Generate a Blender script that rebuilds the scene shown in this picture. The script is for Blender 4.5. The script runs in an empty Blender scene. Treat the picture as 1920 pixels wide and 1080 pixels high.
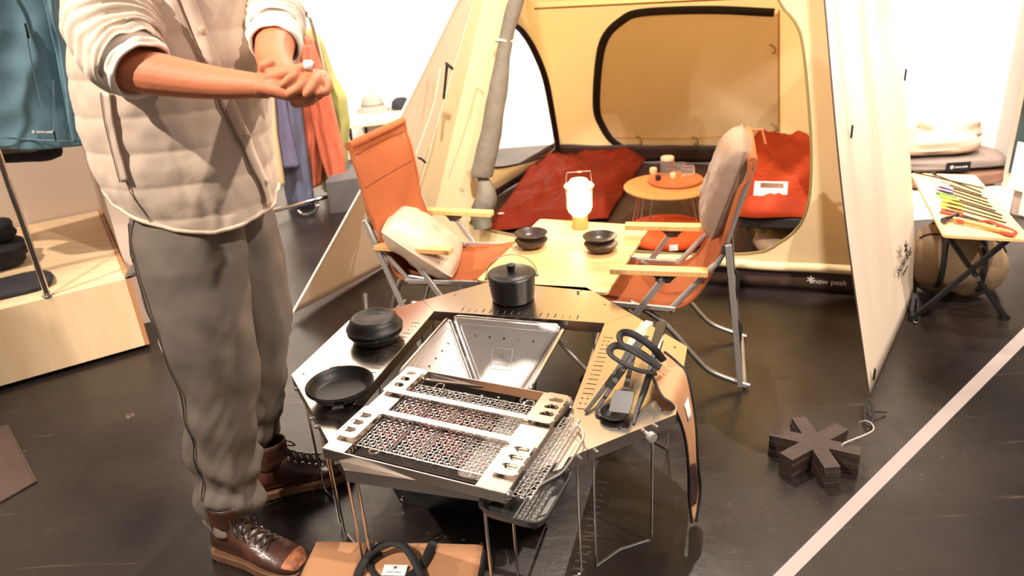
import bpy, bmesh, math, random
from mathutils import Vector, Matrix, noise
import numpy as np
random.seed(7)
SC = bpy.context.scene
COL = SC.collection
PI = math.pi

# ---------------------------------------------------------------- camera
FPX, PITCH, ROLL, CH = 1400.0, 0.418, -0.074, 1.49
F_ = Vector((0, math.cos(PITCH), -math.sin(PITCH)))
_R = Vector((1, 0, 0)); _U = _R.cross(F_)
R_ = _R * math.cos(ROLL) + _U * math.sin(ROLL)
U_ = -_R * math.sin(ROLL) + _U * math.cos(ROLL)
C_ = Vector((0, 0, CH))
cd = bpy.data.cameras.new('camera'); cam = bpy.data.objects.new('camera', cd); COL.objects.link(cam)
cam.matrix_world = Matrix(((R_.x, U_.x, -F_.x, 0), (R_.y, U_.y, -F_.y, 0), (R_.z, U_.z, -F_.z, CH), (0, 0, 0, 1)))
cd.sensor_width = 36; cd.lens = FPX / 1920 * 36; cd.clip_start = 0.05; cd.clip_end = 60
cd.dof.use_dof = True; cd.dof.focus_distance = 2.05; cd.dof.aperture_fstop = 3.2
SC.camera = cam

# ---------------------------------------------------------------- world, lights, exposure
W = bpy.data.worlds.new('world'); SC.world = W; W.use_nodes = True
bg = W.node_tree.nodes['Background']; bg.inputs[0].default_value = (1.0, 0.88, 0.78, 1); bg.inputs[1].default_value = 0.24
SC.view_settings.view_transform = 'Standard'; SC.view_settings.look = 'None'
SC.view_settings.exposure = 0.6; SC.view_settings.gamma = 1; SC.view_settings.use_curve_mapping = False
WARM = (1.0, 0.87, 0.75)
def lamp(kind, name, loc, target, power, size, color=WARM, cone=60, blend=.4):
    l = bpy.data.lights.new(name, kind); l.energy = power; l.color = color
    if kind == 'SPOT':
        l.spot_size = math.radians(cone); l.spot_blend = blend; l.shadow_soft_size = size
    elif kind == 'AREA':
        l.shape = 'RECTANGLE'; l.size = size[0]; l.size_y = size[1]
    o = bpy.data.objects.new(name, l); COL.objects.link(o); o.location = loc
    o.rotation_euler = (Vector(target) - Vector(loc)).to_track_quat('-Z', 'Y').to_euler()
    return o
lamp('SPOT', 'overhead_spot', (-2.3, 0.1, 3.6), (-0.6, 1.8, 0.8), 620, .035, cone=55)
lamp('SPOT', 'overhead_spot', (0.75, 3.75, 4.1), (-0.2, 1.5, 0.2), 430, .02, cone=50)
lamp('SPOT', 'overhead_spot', (1.9, 0.2, 3.9), (0.7, 2.9, 0.5), 420, .05, cone=60)
lamp('SPOT', 'overhead_spot', (0.3, 1.0, 3.6), (0.9, 4.6, 0.7), 620, .06, cone=52)
lamp('SPOT', 'overhead_spot', (1.3, 4.7, 4.4), (0.9, 4.5, 0.5), 620, .15, cone=62)  # added light above the tent, brightens the inside through the translucent roof
lamp('SPOT', 'overhead_spot', (-2.9, 1.5, 3.9), (-2.4, 3.3, 0.3), 380, .05, cone=60)
lamp('SPOT', 'overhead_spot', (3.6, 0.9, 3.9), (1.7, 3.0, 0.4), 420, .05, cone=60)
for wx_p, wy_p in ((-3.4, 2.6), (-1.2, 2.9), (1.0, 3.1)):
    lamp('SPOT', 'wall_spot', (wx_p, wy_p, 4.2), (wx_p-.2, 6.3, 2.3), 850, .12, cone=84)
lamp('SPOT', 'wall_spot', (2.0, 3.0, 4.3), (2.9, 4.6, 1.0), 900, .12, cone=80)

# ---------------------------------------------------------------- measuring: a picture point carried to a real plane
def ray(x, y): return F_ + R_ * ((x - 960) / FPX) - U_ * ((y - 540) / FPX)
def on(x, y, z=0.0):                       # horizontal plane of height z
    d = ray(x, y); return C_ + d * ((z - CH) / d.z)
def at(x, y, Y):                           # plane at distance Y
    d = ray(x, y); return C_ + d * (Y / d.y)
def onp(x, y, p, n):
    d = ray(x, y); n = Vector(n); return C_ + d * ((Vector(p) - C_).dot(n) / d.dot(n))

# ---------------------------------------------------------------- materials
def lin(c): return tuple(((v/255+.055)/1.055)**2.4 if v/255 > .04045 else v/255/12.92 for v in c)
MATS = {}
def M(name, col, rough=.6, metal=0.0, var=None, bump=None, sheen=0, trans=0, emit=None, aniso=None, col2=None, spec=None, alpha=None, ior=None, glass=0):
    if name in MATS: return MATS[name]
    m = bpy.data.materials.new(name); m.use_nodes = True; nt = m.node_tree; b = nt.nodes['Principled BSDF']
    c = lin(col); b.inputs['Base Color'].default_value = (*c, 1)
    b.inputs['Roughness'].default_value = rough; b.inputs['Metallic'].default_value = metal
    if spec is not None: b.inputs['Specular IOR Level'].default_value = spec
    if sheen: b.inputs['Sheen Weight'].default_value = sheen
    if glass: b.inputs['Transmission Weight'].default_value = glass
    if ior: b.inputs['IOR'].default_value = ior
    tc = nt.nodes.new('ShaderNodeTexCoord')
    if var:                                # (scale, amount[, stretch])
        n = nt.nodes.new('ShaderNodeTexNoise'); n.inputs['Scale'].default_value = var[0]; n.inputs['Detail'].default_value = 6
        src = tc.outputs['Object']
        if len(var) > 2:
            mp = nt.nodes.new('ShaderNodeMapping'); mp.inputs['Scale'].default_value = var[2]; nt.links.new(src, mp.inputs[0]); src = mp.outputs[0]
        nt.links.new(src, n.inputs['Vector'])
        r = nt.nodes.new('ShaderNodeValToRGB'); r.color_ramp.elements[0].position = .3; r.color_ramp.elements[1].position = .7
        c2 = lin(col2) if col2 else tuple(v*(1-var[1]) for v in c)
        r.color_ramp.elements[0].color = (*c2, 1); r.color_ramp.elements[1].color = (*c, 1)
        nt.links.new(n.outputs['Fac'], r.inputs[0]); nt.links.new(r.outputs[0], b.inputs['Base Color'])
    if bump:                               # (scale, strength[, stretch])
        n = nt.nodes.new('ShaderNodeTexNoise'); n.inputs['Scale'].default_value = bump[0]; n.inputs['Detail'].default_value = 4
        src = tc.outputs['Object']
        if len(bump) > 2:
            mp = nt.nodes.new('ShaderNodeMapping'); mp.inputs['Scale'].default_value = bump[2]; nt.links.new(src, mp.inputs[0]); src = mp.outputs[0]
        nt.links.new(src, n.inputs['Vector'])
        bp = nt.nodes.new('ShaderNodeBump'); bp.inputs['Strength'].default_value = bump[1]; bp.inputs['Distance'].default_value = .01
        nt.links.new(n.outputs['Fac'], bp.inputs['Height']); nt.links.new(bp.outputs[0], b.inputs['Normal'])
    if emit: b.inputs['Emission Color'].default_value = (*lin(emit[0]), 1); b.inputs['Emission Strength'].default_value = emit[1]
    if trans:
        t = nt.nodes.new('ShaderNodeBsdfTranslucent'); t.inputs[0].default_value = (*c, 1)
        mx = nt.nodes.new('ShaderNodeMixShader'); mx.inputs[0].default_value = trans
        nt.links.new(b.outputs[0], mx.inputs[1]); nt.links.new(t.outputs[0], mx.inputs[2])
        nt.links.new(mx.outputs[0], nt.nodes['Material Output'].inputs[0])
    MATS[name] = m; return m

# ---------------------------------------------------------------- mesh helpers
def worigin(p):
    v = Vector((0, 0, 0))
    while p is not None: v += p.location; p = p.parent
    return v
class G:
    def __init__(s): s.v = []; s.f = []
    def add(s, v, f):
        k = len(s.v); s.v += [Vector(a) for a in v]; s.f += [tuple(i + k for i in q) for q in f]; return s
    def box(s, c, d, rz=0, M3=None):
        h = Vector(d) / 2; Rm = M3 if M3 else Matrix.Rotation(rz, 3, 'Z')
        v = [Vector(c) + Rm @ Vector((x*h.x, y*h.y, z*h.z)) for z in (-1, 1) for x, y in ((-1, -1), (1, -1), (1, 1), (-1, 1))]
        return s.add(v, [(3, 2, 1, 0), (4, 5, 6, 7), (0, 1, 5, 4), (1, 2, 6, 5), (2, 3, 7, 6), (3, 0, 4, 7)])
    def beam(s, a, b, w, h, up=(0, 0, 1)):    # rectangular bar from a to b
        a = Vector(a); b = Vector(b); d = (b - a); L = d.length; d.normalize()
        up = Vector(up)
        if abs(d.dot(up)) > .97: up = Vector((1, 0, 0))
        x = d.cross(up).normalized(); z = x.cross(d)
        return s.box((a + b) / 2, (w, L, h), M3=Matrix((x, d, z)).transposed())
    def tube(s, pts, r, n=10, closed=False, caps=True, flat=1.0, up=None):
        pts = [Vector(p) for p in pts]; N = len(pts)
        rs = r if isinstance(r, (list, tuple)) else [r]*N
        T = []
        for i in range(N):
            a = pts[(i-1) % N] if (closed or i > 0) else pts[i]; b = pts[(i+1) % N] if (closed or i < N-1) else pts[i]
            d = (b - a); T.append(d.normalized() if d.length > 1e-9 else Vector((0, 0, 1)))
        nrm = Vector(up) if up else (Vector((0, 0, 1)) if abs(T[0].z) < .9 else Vector((1, 0, 0)))
        nrm = (nrm - T[0]*nrm.dot(T[0])).normalized(); k = len(s.v)
        for i in range(N):
            if i:
                nrm = nrm - T[i]*nrm.dot(T[i])
                if nrm.length < 1e-6: nrm = T[i].orthogonal()
                nrm.normalize()
            bn = T[i].cross(nrm)
            for j in range(n):
                a = 2*PI*j/n; s.v.append(pts[i] + (nrm*math.cos(a)*flat + bn*math.sin(a))*rs[i])
        for i in range(N if closed else N-1):
            p = (i+1) % N
            for j in range(n):
                q = (j+1) % n; s.f.append((k+i*n+j, k+i*n+q, k+p*n+q, k+p*n+j))
        if caps and not closed:
            s.f.append(tuple(k+j for j in range(n))[::-1]); s.f.append(tuple(k+(N-1)*n+j for j in range(n)))
        return s
    def lathe(s, prof, c=(0, 0, 0), n=40, cap0=False, cap1=False):
        k = len(s.v); c = Vector(c)
        for r, z in prof:
            for j in range(n):
                a = 2*PI*j/n; s.v.append(c + Vector((r*math.cos(a), r*math.sin(a), z)))
        for i in range(len(prof)-1):
            for j in range(n):
                q = (j+1) % n; s.f.append((k+i*n+j, k+i*n+q, k+(i+1)*n+q, k+(i+1)*n+j))
        if cap0: s.f.append(tuple(k+j for j in range(n))[::-1])
        if cap1: s.f.append(tuple(k+(len(prof)-1)*n+j for j in range(n)))
        return s
    def grid(s, fn, nu, nv, closeu=False):
        k = len(s.v)
        for j in range(nv+1):
            for i in range(nu if closeu else nu+1): s.v.append(Vector(fn(i/nu, j/nv)))
        w = nu if closeu else nu+1
        for j in range(nv):
            for i in range(nu):
                q = (i+1) % w; s.f.append((k+j*w+i, k+j*w+q, k+(j+1)*w+q, k+(j+1)*w+i))
        return s
    def loft(s, rings, caps=True):
        k = len(s.v); n = len(rings[0])
        for r in rings: s.v += [Vector(p) for p in r]
        for i in range(len(rings)-1):
            for j in range(n):
                q = (j+1) % n; s.f.append((k+i*n+j, k+i*n+q, k+(i+1)*n+q, k+(i+1)*n+j))
        if caps:
            s.f.append(tuple(k+j for j in range(n))[::-1]); s.f.append(tuple(k+(len(rings)-1)*n+j for j in range(n)))
        return s
    def prism(s, poly, z0, z1):
        k = len(s.v); n = len(poly)
        for z in (z0, z1): s.v += [Vector((p[0], p[1], z)) for p in poly]
        for j in range(n):
            q = (j+1) % n; s.f.append((k+j, k+q, k+n+q, k+n+j))
        s.f.append(tuple(k+j for j in range(n))[::-1]); s.f.append(tuple(k+n+j for j in range(n))); return s
    def ball(s, c, r, n=12, sc=(1, 1, 1)):
        c = Vector(c)
        prof = [(math.sin(PI*i/n), -math.cos(PI*i/n)) for i in range(n+1)]
        prof[0] = (1e-4, -1); prof[-1] = (1e-4, 1)
        k = len(s.v); s.lathe([(a*r, b*r) for a, b in prof], (0, 0, 0), n)
        for i in range(k, len(s.v)): s.v[i] = c + Vector((s.v[i].x*sc[0], s.v[i].y*sc[1], s.v[i].z*sc[2]))
        return s
    def xf(s, m):
        s.v = [m @ v for v in s.v]; return s
    def build(s, name, mat, parent=None, world=True, smooth=True, bevel=0, solid=0, sub=0, off=-1, angle=40):
        me = bpy.data.meshes.new(name)
        o0 = worigin(parent) if (world and parent is not None) else Vector((0, 0, 0))
        me.from_pydata([tuple(v - o0) for v in s.v], [], s.f); me.update()
        bm = bmesh.new(); bm.from_mesh(me); bmesh.ops.recalc_face_normals(bm, faces=bm.faces[:]); bm.to_mesh(me); bm.free()
        o = bpy.data.objects.new(name, me); COL.objects.link(o)
        if mat: me.materials.append(mat)
        if parent is not None: o.parent = parent
        if smooth:
            for p in me.polygons: p.use_smooth = True
            if angle: me.set_sharp_from_angle(angle=math.radians(angle))
        if solid:
            md = o.modifiers.new('solid', 'SOLIDIFY'); md.thickness = solid; md.offset = off
        if bevel:
            md = o.modifiers.new('bevel', 'BEVEL'); md.width = bevel; md.segments = 2; md.limit_method = 'ANGLE'; md.angle_limit = math.radians(35)
        if sub:
            md = o.modifiers.new('sub', 'SUBSURF'); md.levels = sub; md.render_levels = sub
        return o
def bake(o):                                # apply modifiers without operators
    dg = bpy.context.evaluated_depsgraph_get(); me = bpy.data.meshes.new_from_object(o.evaluated_get(dg), depsgraph=dg)
    o.modifiers.clear(); o.data = me; return o
def plate(name, outer, holes, th, mat, parent=None, mtx=None, world=True, bevel=0):   # flat sheet with real cut-outs (2D curve fill)
    cu = bpy.data.curves.new(name, 'CURVE'); cu.dimensions = '2D'; cu.fill_mode = 'BOTH'; cu.extrude = th/2
    for poly in [outer] + list(holes):
        sp = cu.splines.new('POLY'); sp.points.add(len(poly)-1); sp.use_cyclic_u = True
        for i, p in enumerate(poly): sp.points[i].co = (p[0], p[1], 0, 1)
    t = bpy.data.objects.new('tmp', cu); COL.objects.link(t)
    dg = bpy.context.evaluated_depsgraph_get(); me = bpy.data.meshes.new_from_object(t.evaluated_get(dg), depsgraph=dg)
    bpy.data.objects.remove(t)
    me.name = name; me.materials.clear(); me.materials.append(mat)
    m = mtx or Matrix.Identity(4); m = Matrix.Translation((0, 0, 0)) @ m
    o0 = worigin(parent) if (world and parent is not None) else Vector((0, 0, 0))
    me.transform(Matrix.Translation(-o0) @ m)
    o = bpy.data.objects.new(name, me); COL.objects.link(o)
    if parent is not None: o.parent = parent
    return o
def tag(o, label=None, cat=None, group=None, kind=None):
    if label: o['label'] = label
    if cat: o['category'] = cat
    if group: o['group'] = group
    if kind: o['kind'] = kind
    return o
def thing(name, label, cat, loc=(0, 0, 0), rz=0, group=None):
    o = bpy.data.objects.new(name, None); COL.objects.link(o); o.location = loc; o.rotation_euler = (0, 0, rz); o.empty_display_size = .05
    return tag(o, label, cat, group)
def dup(root, loc=None, rz=None, label=None, group=None, parent=None):
    c = root.copy(); COL.objects.link(c)
    if parent is not None: c.parent = parent
    if loc is not None: c.location = loc
    if rz is not None: c.rotation_euler = (0, 0, rz)
    if label: c['label'] = label
    if group: c['group'] = group
    for ch in list(root.children): dup(ch, parent=c)
    return c
def arc(c, r, a0, a1, n, ax=Vector((1, 0, 0)), ay=Vector((0, 1, 0))):
    return [Vector(c) + ax*r*math.cos(a0+(a1-a0)*i/n) + ay*r*math.sin(a0+(a1-a0)*i/n) for i in range(n+1)]
def rnd_poly(pts, r, n=4):                  # round the corners of a 2D polygon
    out = []; N = len(pts)
    for i in range(N):
        p = Vector(pts[i][:2]); a = (Vector(pts[i-1][:2])-p); b = (Vector(pts[(i+1) % N][:2])-p)
        k = min(r, a.length*.45, b.length*.45); a = p + a.normalized()*k; b = p + b.normalized()*k
        for j in range(n+1):
            t = j/n; out.append(tuple(a*(1-t)**2 + p*2*t*(1-t) + b*t*t))
    return out
def smooth_path(pts, n=6, closed=False):    # Catmull-Rom
    pts = [Vector(p) for p in pts]; N = len(pts); out = []
    rng = range(N if closed else N-1)
    for i in rng:
        p0 = pts[(i-1) % N] if (closed or i > 0) else pts[i]*2-pts[i+1]
        p1 = pts[i]; p2 = pts[(i+1) % N]; p3 = pts[(i+2) % N] if (closed or i+2 < N) else p2*2-p1
        for j in range(n):
            t = j/n; out.append(.5*((2*p1)+(-p0+p2)*t+(2*p0-5*p1+4*p2-p3)*t*t+(-p0+3*p1-3*p2+p3)*t**3))
    if not closed: out.append(pts[-1])
    return out
def interp(tab, z):
    if z <= tab[0][0]: return tab[0][1:]
    for a, b in zip(tab, tab[1:]):
        if z <= b[0]:
            t = (z-a[0])/(b[0]-a[0]); return tuple(p*(1-t)+q*t for p, q in zip(a[1:], b[1:]))
    return tab[-1][1:]
def sst(x): x = max(0, min(1, x)); return x*x*(3-2*x)
def nz(x, y=0, z=0): return noise.noise(Vector((x, y, z)))
def text(name, body, size, mat, parent, mtx, th=.0006, world=True):
    cu = bpy.data.curves.new(name, 'FONT'); cu.body = body; cu.size = size; cu.align_x = 'CENTER'; cu.align_y = 'CENTER'; cu.extrude = th; cu.resolution_u = 3
    t = bpy.data.objects.new('tmp', cu); COL.objects.link(t)
    dg = bpy.context.evaluated_depsgraph_get(); me = bpy.data.meshes.new_from_object(t.evaluated_get(dg), depsgraph=dg); bpy.data.objects.remove(t)
    me.materials.clear(); me.materials.append(mat); o0 = worigin(parent) if (world and parent is not None) else Vector((0, 0, 0))
    me.transform(Matrix.Translation(-o0) @ mtx)
    o = bpy.data.objects.new(name, me); COL.objects.link(o); o.parent = parent; return o
def frame(o, x, y):                         # matrix with origin o, axes x, y
    x = Vector(x).normalized(); z = x.cross(Vector(y)).normalized(); y = z.cross(x)
    m = Matrix((x, y, z)).transposed().to_4x4(); m.translation = Vector(o); return m
def snow(mtx, R, w, mat, name, parent, th=.0006, world=True):   # six-armed emblem
    g = G()
    for k in range(3): g.box((0, 0, 0), (2*R, w, th), rz=k*PI/3+PI/6)
    g.xf(mtx); return g.build(name, mat, parent, world=world, smooth=False)
# ================================================================ materials
steel = M('brushed_steel', (204, 195, 187), .21, 1, var=(60, .06, (1, 40, 1)))
chrome = M('bright_steel_wire', (215, 210, 205), .2, 1)
alu = M('grey_aluminium', (186, 178, 172), .36, .6)
dkalu = M('dark_grey_metal', (92, 90, 88), .42, .8)
blackm = M('black_metal', (16, 15, 15), .5, 0)
iron = M('cast_iron', (38, 36, 35), .42, .55, bump=(300, .08))
birch = M('birch_plywood', (236, 208, 168), .5, 0, var=(2.2, .1, (1, 14, 1)), col2=(222, 190, 148))
birch_edge = M('plywood_edge', (196, 138, 92), .55, 0, var=(8, .2, (1, 1, 20)))
bamboo = M('bamboo_board', (232, 196, 138), .38, 0, var=(3, .12, (1, 26, 1)), col2=(216, 176, 116))
walnut = M('warm_wood', (205, 148, 88), .42, 0, var=(4, .12, (1, 18, 1)), col2=(184, 124, 70))
rust = M('rust_canvas', (164, 92, 56), .9, 0, var=(9, .10), bump=(500, .12), spec=.15)
redbag = M('red_nylon', (114, 34, 14), .75, 0, var=(5, .14), bump=(14, .4), spec=.15)
greige = M('greige_nylon', (196, 170, 146), .48, 0, var=(6, .08), bump=(22, .25))
tentw = M('ivory_canvas', (240, 224, 204), .75, 0, var=(3, .04), bump=(9, .12), trans=.35)
tenty = M('sand_canvas', (243, 229, 194), .72, 0, var=(3, .06), bump=(7, .10), trans=.5)
tentmesh = M('tan_canvas', (216, 199, 170), .78, 0, var=(2, .06, (1, 1, .3)), bump=(9, .12), trans=.45)
tentgrey = M('rolled_grey_cloth', (124, 116, 102), .6, 0, var=(12, .2), bump=(26, .4))
brown = M('brown_groundsheet', (62, 42, 34), .55, 0, var=(5, .2), bump=(10, .2))
blackt = M('black_webbing', (20, 18, 18), .7)
white_tag = M('white_label', (240, 236, 230), .6)
black_ink = M('black_ink', (26, 24, 24), .6)

# ================================================================ the setting
def floor_mat():
    m = bpy.data.materials.new('dark_worn_floor'); m.use_nodes = True; nt = m.node_tree; b = nt.nodes['Principled BSDF']; L = nt.links.new
    N = nt.nodes.new; tc = N('ShaderNodeTexCoord')
    def nse(sc, det, rough=.6, st=None):
        n = N('ShaderNodeTexNoise'); n.inputs['Scale'].default_value = sc; n.inputs['Detail'].default_value = det; n.inputs['Roughness'].default_value = rough
        if st:
            mp = N('ShaderNodeMapping'); mp.inputs['Scale'].default_value = st[:3]; mp.inputs['Rotation'].default_value = (0, 0, st[3]); L(tc.outputs['Object'], mp.inputs[0]); L(mp.outputs[0], n.inputs['Vector'])
        else: L(tc.outputs['Object'], n.inputs['Vector'])
        return n
    def ramp(src, p0, c0, p1, c1):
        r = N('ShaderNodeValToRGB'); r.color_ramp.elements[0].position = p0; r.color_ramp.elements[1].position = p1
        r.color_ramp.elements[0].color = (*c0, 1); r.color_ramp.elements[1].color = (*c1, 1); L(src, r.inputs[0]); return r
    base = ramp(nse(1.6, 8).outputs['Fac'], .35, lin((20, 16, 15)), .7, lin((42, 33, 29)))
    sp = ramp(nse(42, 3, .5).outputs['Fac'], .70, (0, 0, 0), .76, (1, 1, 1))
    sc = [ramp(nse(1.1, 9, .75, (a, b_, 1, rz)).outputs['Fac'], .625, (0, 0, 0), .68, (1, 1, 1)) for a, b_, rz in ((1, 26, .5), (1, 30, -.6), (1, 24, 1.5))]
    cur = base.outputs[0]
    for src, col, f in [(sp, lin((110, 92, 82)), .5)] + [(s_, lin((120, 100, 90)), .35) for s_ in sc]:
        mx = N('ShaderNodeMixRGB'); mx.inputs[2].default_value = (*col, 1); mt = N('ShaderNodeMath'); mt.operation = 'MULTIPLY'; mt.inputs[1].default_value = f
        L(src.outputs[0], mt.inputs[0]); L(mt.outputs[0], mx.inputs[0]); L(cur, mx.inputs[1]); cur = mx.outputs[0]
    L(cur, b.inputs['Base Color'])
    rr = ramp(nse(3.1, 7).outputs['Fac'], .3, (.24,)*3, .75, (.42,)*3); L(rr.outputs[0], b.inputs['Roughness'])
    bp = N('ShaderNodeBump'); bp.inputs['Strength'].default_value = .12; bp.inputs['Distance'].default_value = .01
    L(nse(18, 6).outputs['Fac'], bp.inputs['Height']); L(bp.outputs[0], b.inputs['Normal'])
    return m
g = G().box((0, 2.5, -.05), (14, 13, .1)); tag(g.build('floor', floor_mat(), smooth=False), kind='structure')
wallm = M('white_painted_wall', (244, 238, 230), .7)
wallb = M('beige_booth_wall', (214, 196, 180), .7)
tag(G().box((0, 6.35, 3), (14, .1, 6)).build('wall_back', wallm, smooth=False), kind='structure')
tag(G().box((-5.2, 2.5, 3), (.1, 9.2, 6)).build('wall_left', wallm, smooth=False), kind='structure')
# floor tape and access hatch
a0 = on(1452, 1080); a1 = on(1486, 1080); b0 = on(1920, 612); b1 = on(1920, 650)
ax = ((b0+b1)/2-(a0+a1)/2).normalized(); a0 = a0-ax*.9; a1 = a1-ax*.9; b0 = b0+ax*1.2; b1 = b1+ax*1.2
tg = G(); tg.add([(p.x, p.y, z) for z in (0, .0012) for p in (a0, a1, b1, b0)], [(0, 1, 2, 3), (4, 5, 6, 7), (0, 1, 5, 4), (1, 2, 6, 5), (2, 3, 7, 6), (3, 0, 4, 7)])
tag(tg.build('floor_tape', M('white_tape', (152, 140, 136), .5, var=(14, .08)), smooth=False), 'long strip of white tape stuck diagonally across the dark floor', 'tape')
h = [on(15, 800), on(68, 905), on(-80, 990), on(-170, 850)]
hz = G().add([(p.x, p.y, z) for z in (.0, .003) for p in h], [(0, 1, 2, 3), (4, 5, 6, 7), (0, 1, 5, 4), (1, 2, 6, 5), (2, 3, 7, 6), (3, 0, 4, 7)])
tag(hz.build('floor_hatch', M('hatch_plate', (70, 54, 46), .4, var=(8, .3)), smooth=False), 'brown square access plate set in the floor at the left edge', 'hatch')
hb = G().tube([(p.x, p.y, .003) for p in h], .004, 6, closed=True)
hb.build('hatch_rim', M('hatch_rim_metal', (96, 84, 76), .4, .7), bpy.data.objects['floor_hatch'])

# booth partition and back panel round the plywood plinth
bx_fr = on(283, 652); bx_fr.z = 0
fx = (on(0, 733) - bx_fr); fx.z = 0; fx.normalize(); bk = Vector((-fx.y, fx.x, 0))
if bk.y < 0: bk = -bk
BXH = .34
t = thing('plywood_plinth', 'low pale plywood display platform on the floor at the left', 'platform', (bx_fr.x, bx_fr.y, 0))
def quadbox(o, fx, bk, w, d, z0, z1):
    p = [o, o+fx*w, o+fx*w+bk*d, o+bk*d]
    return G().prism([(q.x, q.y) for q in p], z0, z1)
quadbox(bx_fr+fx*.015+bk*.012, fx, bk, 2.0, 1.25, .03, BXH-.012).build('plinth_core', birch, t, smooth=False)
quadbox(bx_fr+fx*.018, fx, bk, 2.0, .014, .02, BXH-.012).build('front_board', birch, t, smooth=False, bevel=.001)
quadbox(bx_fr+fx*.018, fx, bk, 2.0, 1.27, BXH-.012, BXH).build('top_board', birch, t, smooth=False)
quadbox(bx_fr, fx, bk, .017, 1.27, .02, BXH+.004).build('side_board', birch_edge, t, smooth=False)
quadbox(bx_fr+fx*.06+bk*.06, fx, bk, 1.9, 1.1, 0, .03).build('recessed_base', blackm, t, smooth=False)
quadbox(bx_fr+bk*.30-fx*.165, fx, bk, .16, 1.3, 0, 2.4).build('wall_partition', wallb, smooth=False)['kind'] = 'structure'
quadbox(bx_fr+bk*1.28+fx*.0, fx, bk, 3.0, .06, 0, 2.4).build('wall_booth', wallb, smooth=False)['kind'] = 'structure'
# ================================================================ eight-sided steel table
TH = -.318; TC = Vector((-.084, 1.937, 0)); TZ = .40
TM = Matrix.Translation(TC) @ Matrix.Rotation(TH, 4, 'Z')
def T(u, v, z=TZ): return TM @ Vector((u, v, z))
tbl = thing('fire_table', 'eight-sided brushed steel table with a square opening, standing round the folding firepit', 'table', tuple(TC))
HO, OO, CC = .295, .56, .379; MM = OO-CC/2; EE = OO-CC
for k in range(4):
    Rk = Matrix.Rotation(k*PI/2, 4, 'Z'); mk = TM @ Rk
    outer = [(-HO, HO), (HO, HO), (MM-.0008, MM), (EE, OO), (-EE, OO), (-MM+.0008, MM)]
    outer = [(x*(1-.0016), y) for x, y in outer]
    holes = []
    for i in range(17):
        x = -.2+.025*i
        if i in (1, 2, 14, 15):
            for yy in (.312, .326): holes.append([(x+.003*math.cos(a), yy+.003*math.sin(a)) for a in [j*PI/4 for j in range(8)]])
        else: holes.append([(x-.002, .308), (x+.002, .308), (x+.002, .336), (x-.002, .336)])
    for x, y in ((-.17, .525), (.17, .525), (-.27, .43), (.27, .43)):
        holes.append([(x+.004*math.cos(a), y+.004*math.sin(a)) for a in [j*PI/4 for j in range(8)]])
    pn = plate('top_panel', outer, holes, .0016, steel, tbl, mk @ Matrix.Translation((0, 0, TZ-.0008)))
    g = G(); 
    for (a, b) in ((outer[0], outer[1]), (outer[2], outer[3]), (outer[3], outer[4]), (outer[4], outer[5])):
        a = Vector((*a, 0))*.998; b = Vector((*b, 0))*.998
        g.beam(mk @ Vector((a.x, a.y, TZ-.018)), mk @ Vector((b.x, b.y, TZ-.018)), .0016, .034)
    g.build('panel_flange', steel, tbl, smooth=False)
    for s in (-1, 1):
        P1 = Vector((.345*s, .378, 0)); P2 = Vector((.215*s, .505, 0)); Md = Vector((.265*s, .428, 0))
        pts = [P1+Vector((0, 0, TZ-.012)), P1+Vector((0, 0, .02)), P1*.99+Vector((0, 0, .006)), Md+Vector((0, 0, .006)), P2*.99+Vector((0, 0, .006)), P2+Vector((0, 0, .02)), P2+Vector((0, 0, TZ-.012))]
        G().tube([mk @ p for p in pts], .0036, 8).build('leg', chrome, tbl)
        for P in (P1, P2):
            d = Vector((s, 1, 0)).normalized()*.022; q = P+Vector((0, 0, TZ-.014)); G().tube([mk @ (q+d*.2), mk @ (q+d*1.05)], .0065, 10).build('leg_rivet', chrome, tbl)
kn = T(.5, -.258, TZ-.016); kd = (T(1, -1, 0)-T(0, 0, 0)).normalized()
G().tube([kn-kd*.012, kn+kd*.006, kn+kd*.0065, kn+kd*.02, kn+kd*.021], [.005, .005, .013, .013, .011], 20).build('knob', alu, tbl)

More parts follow.
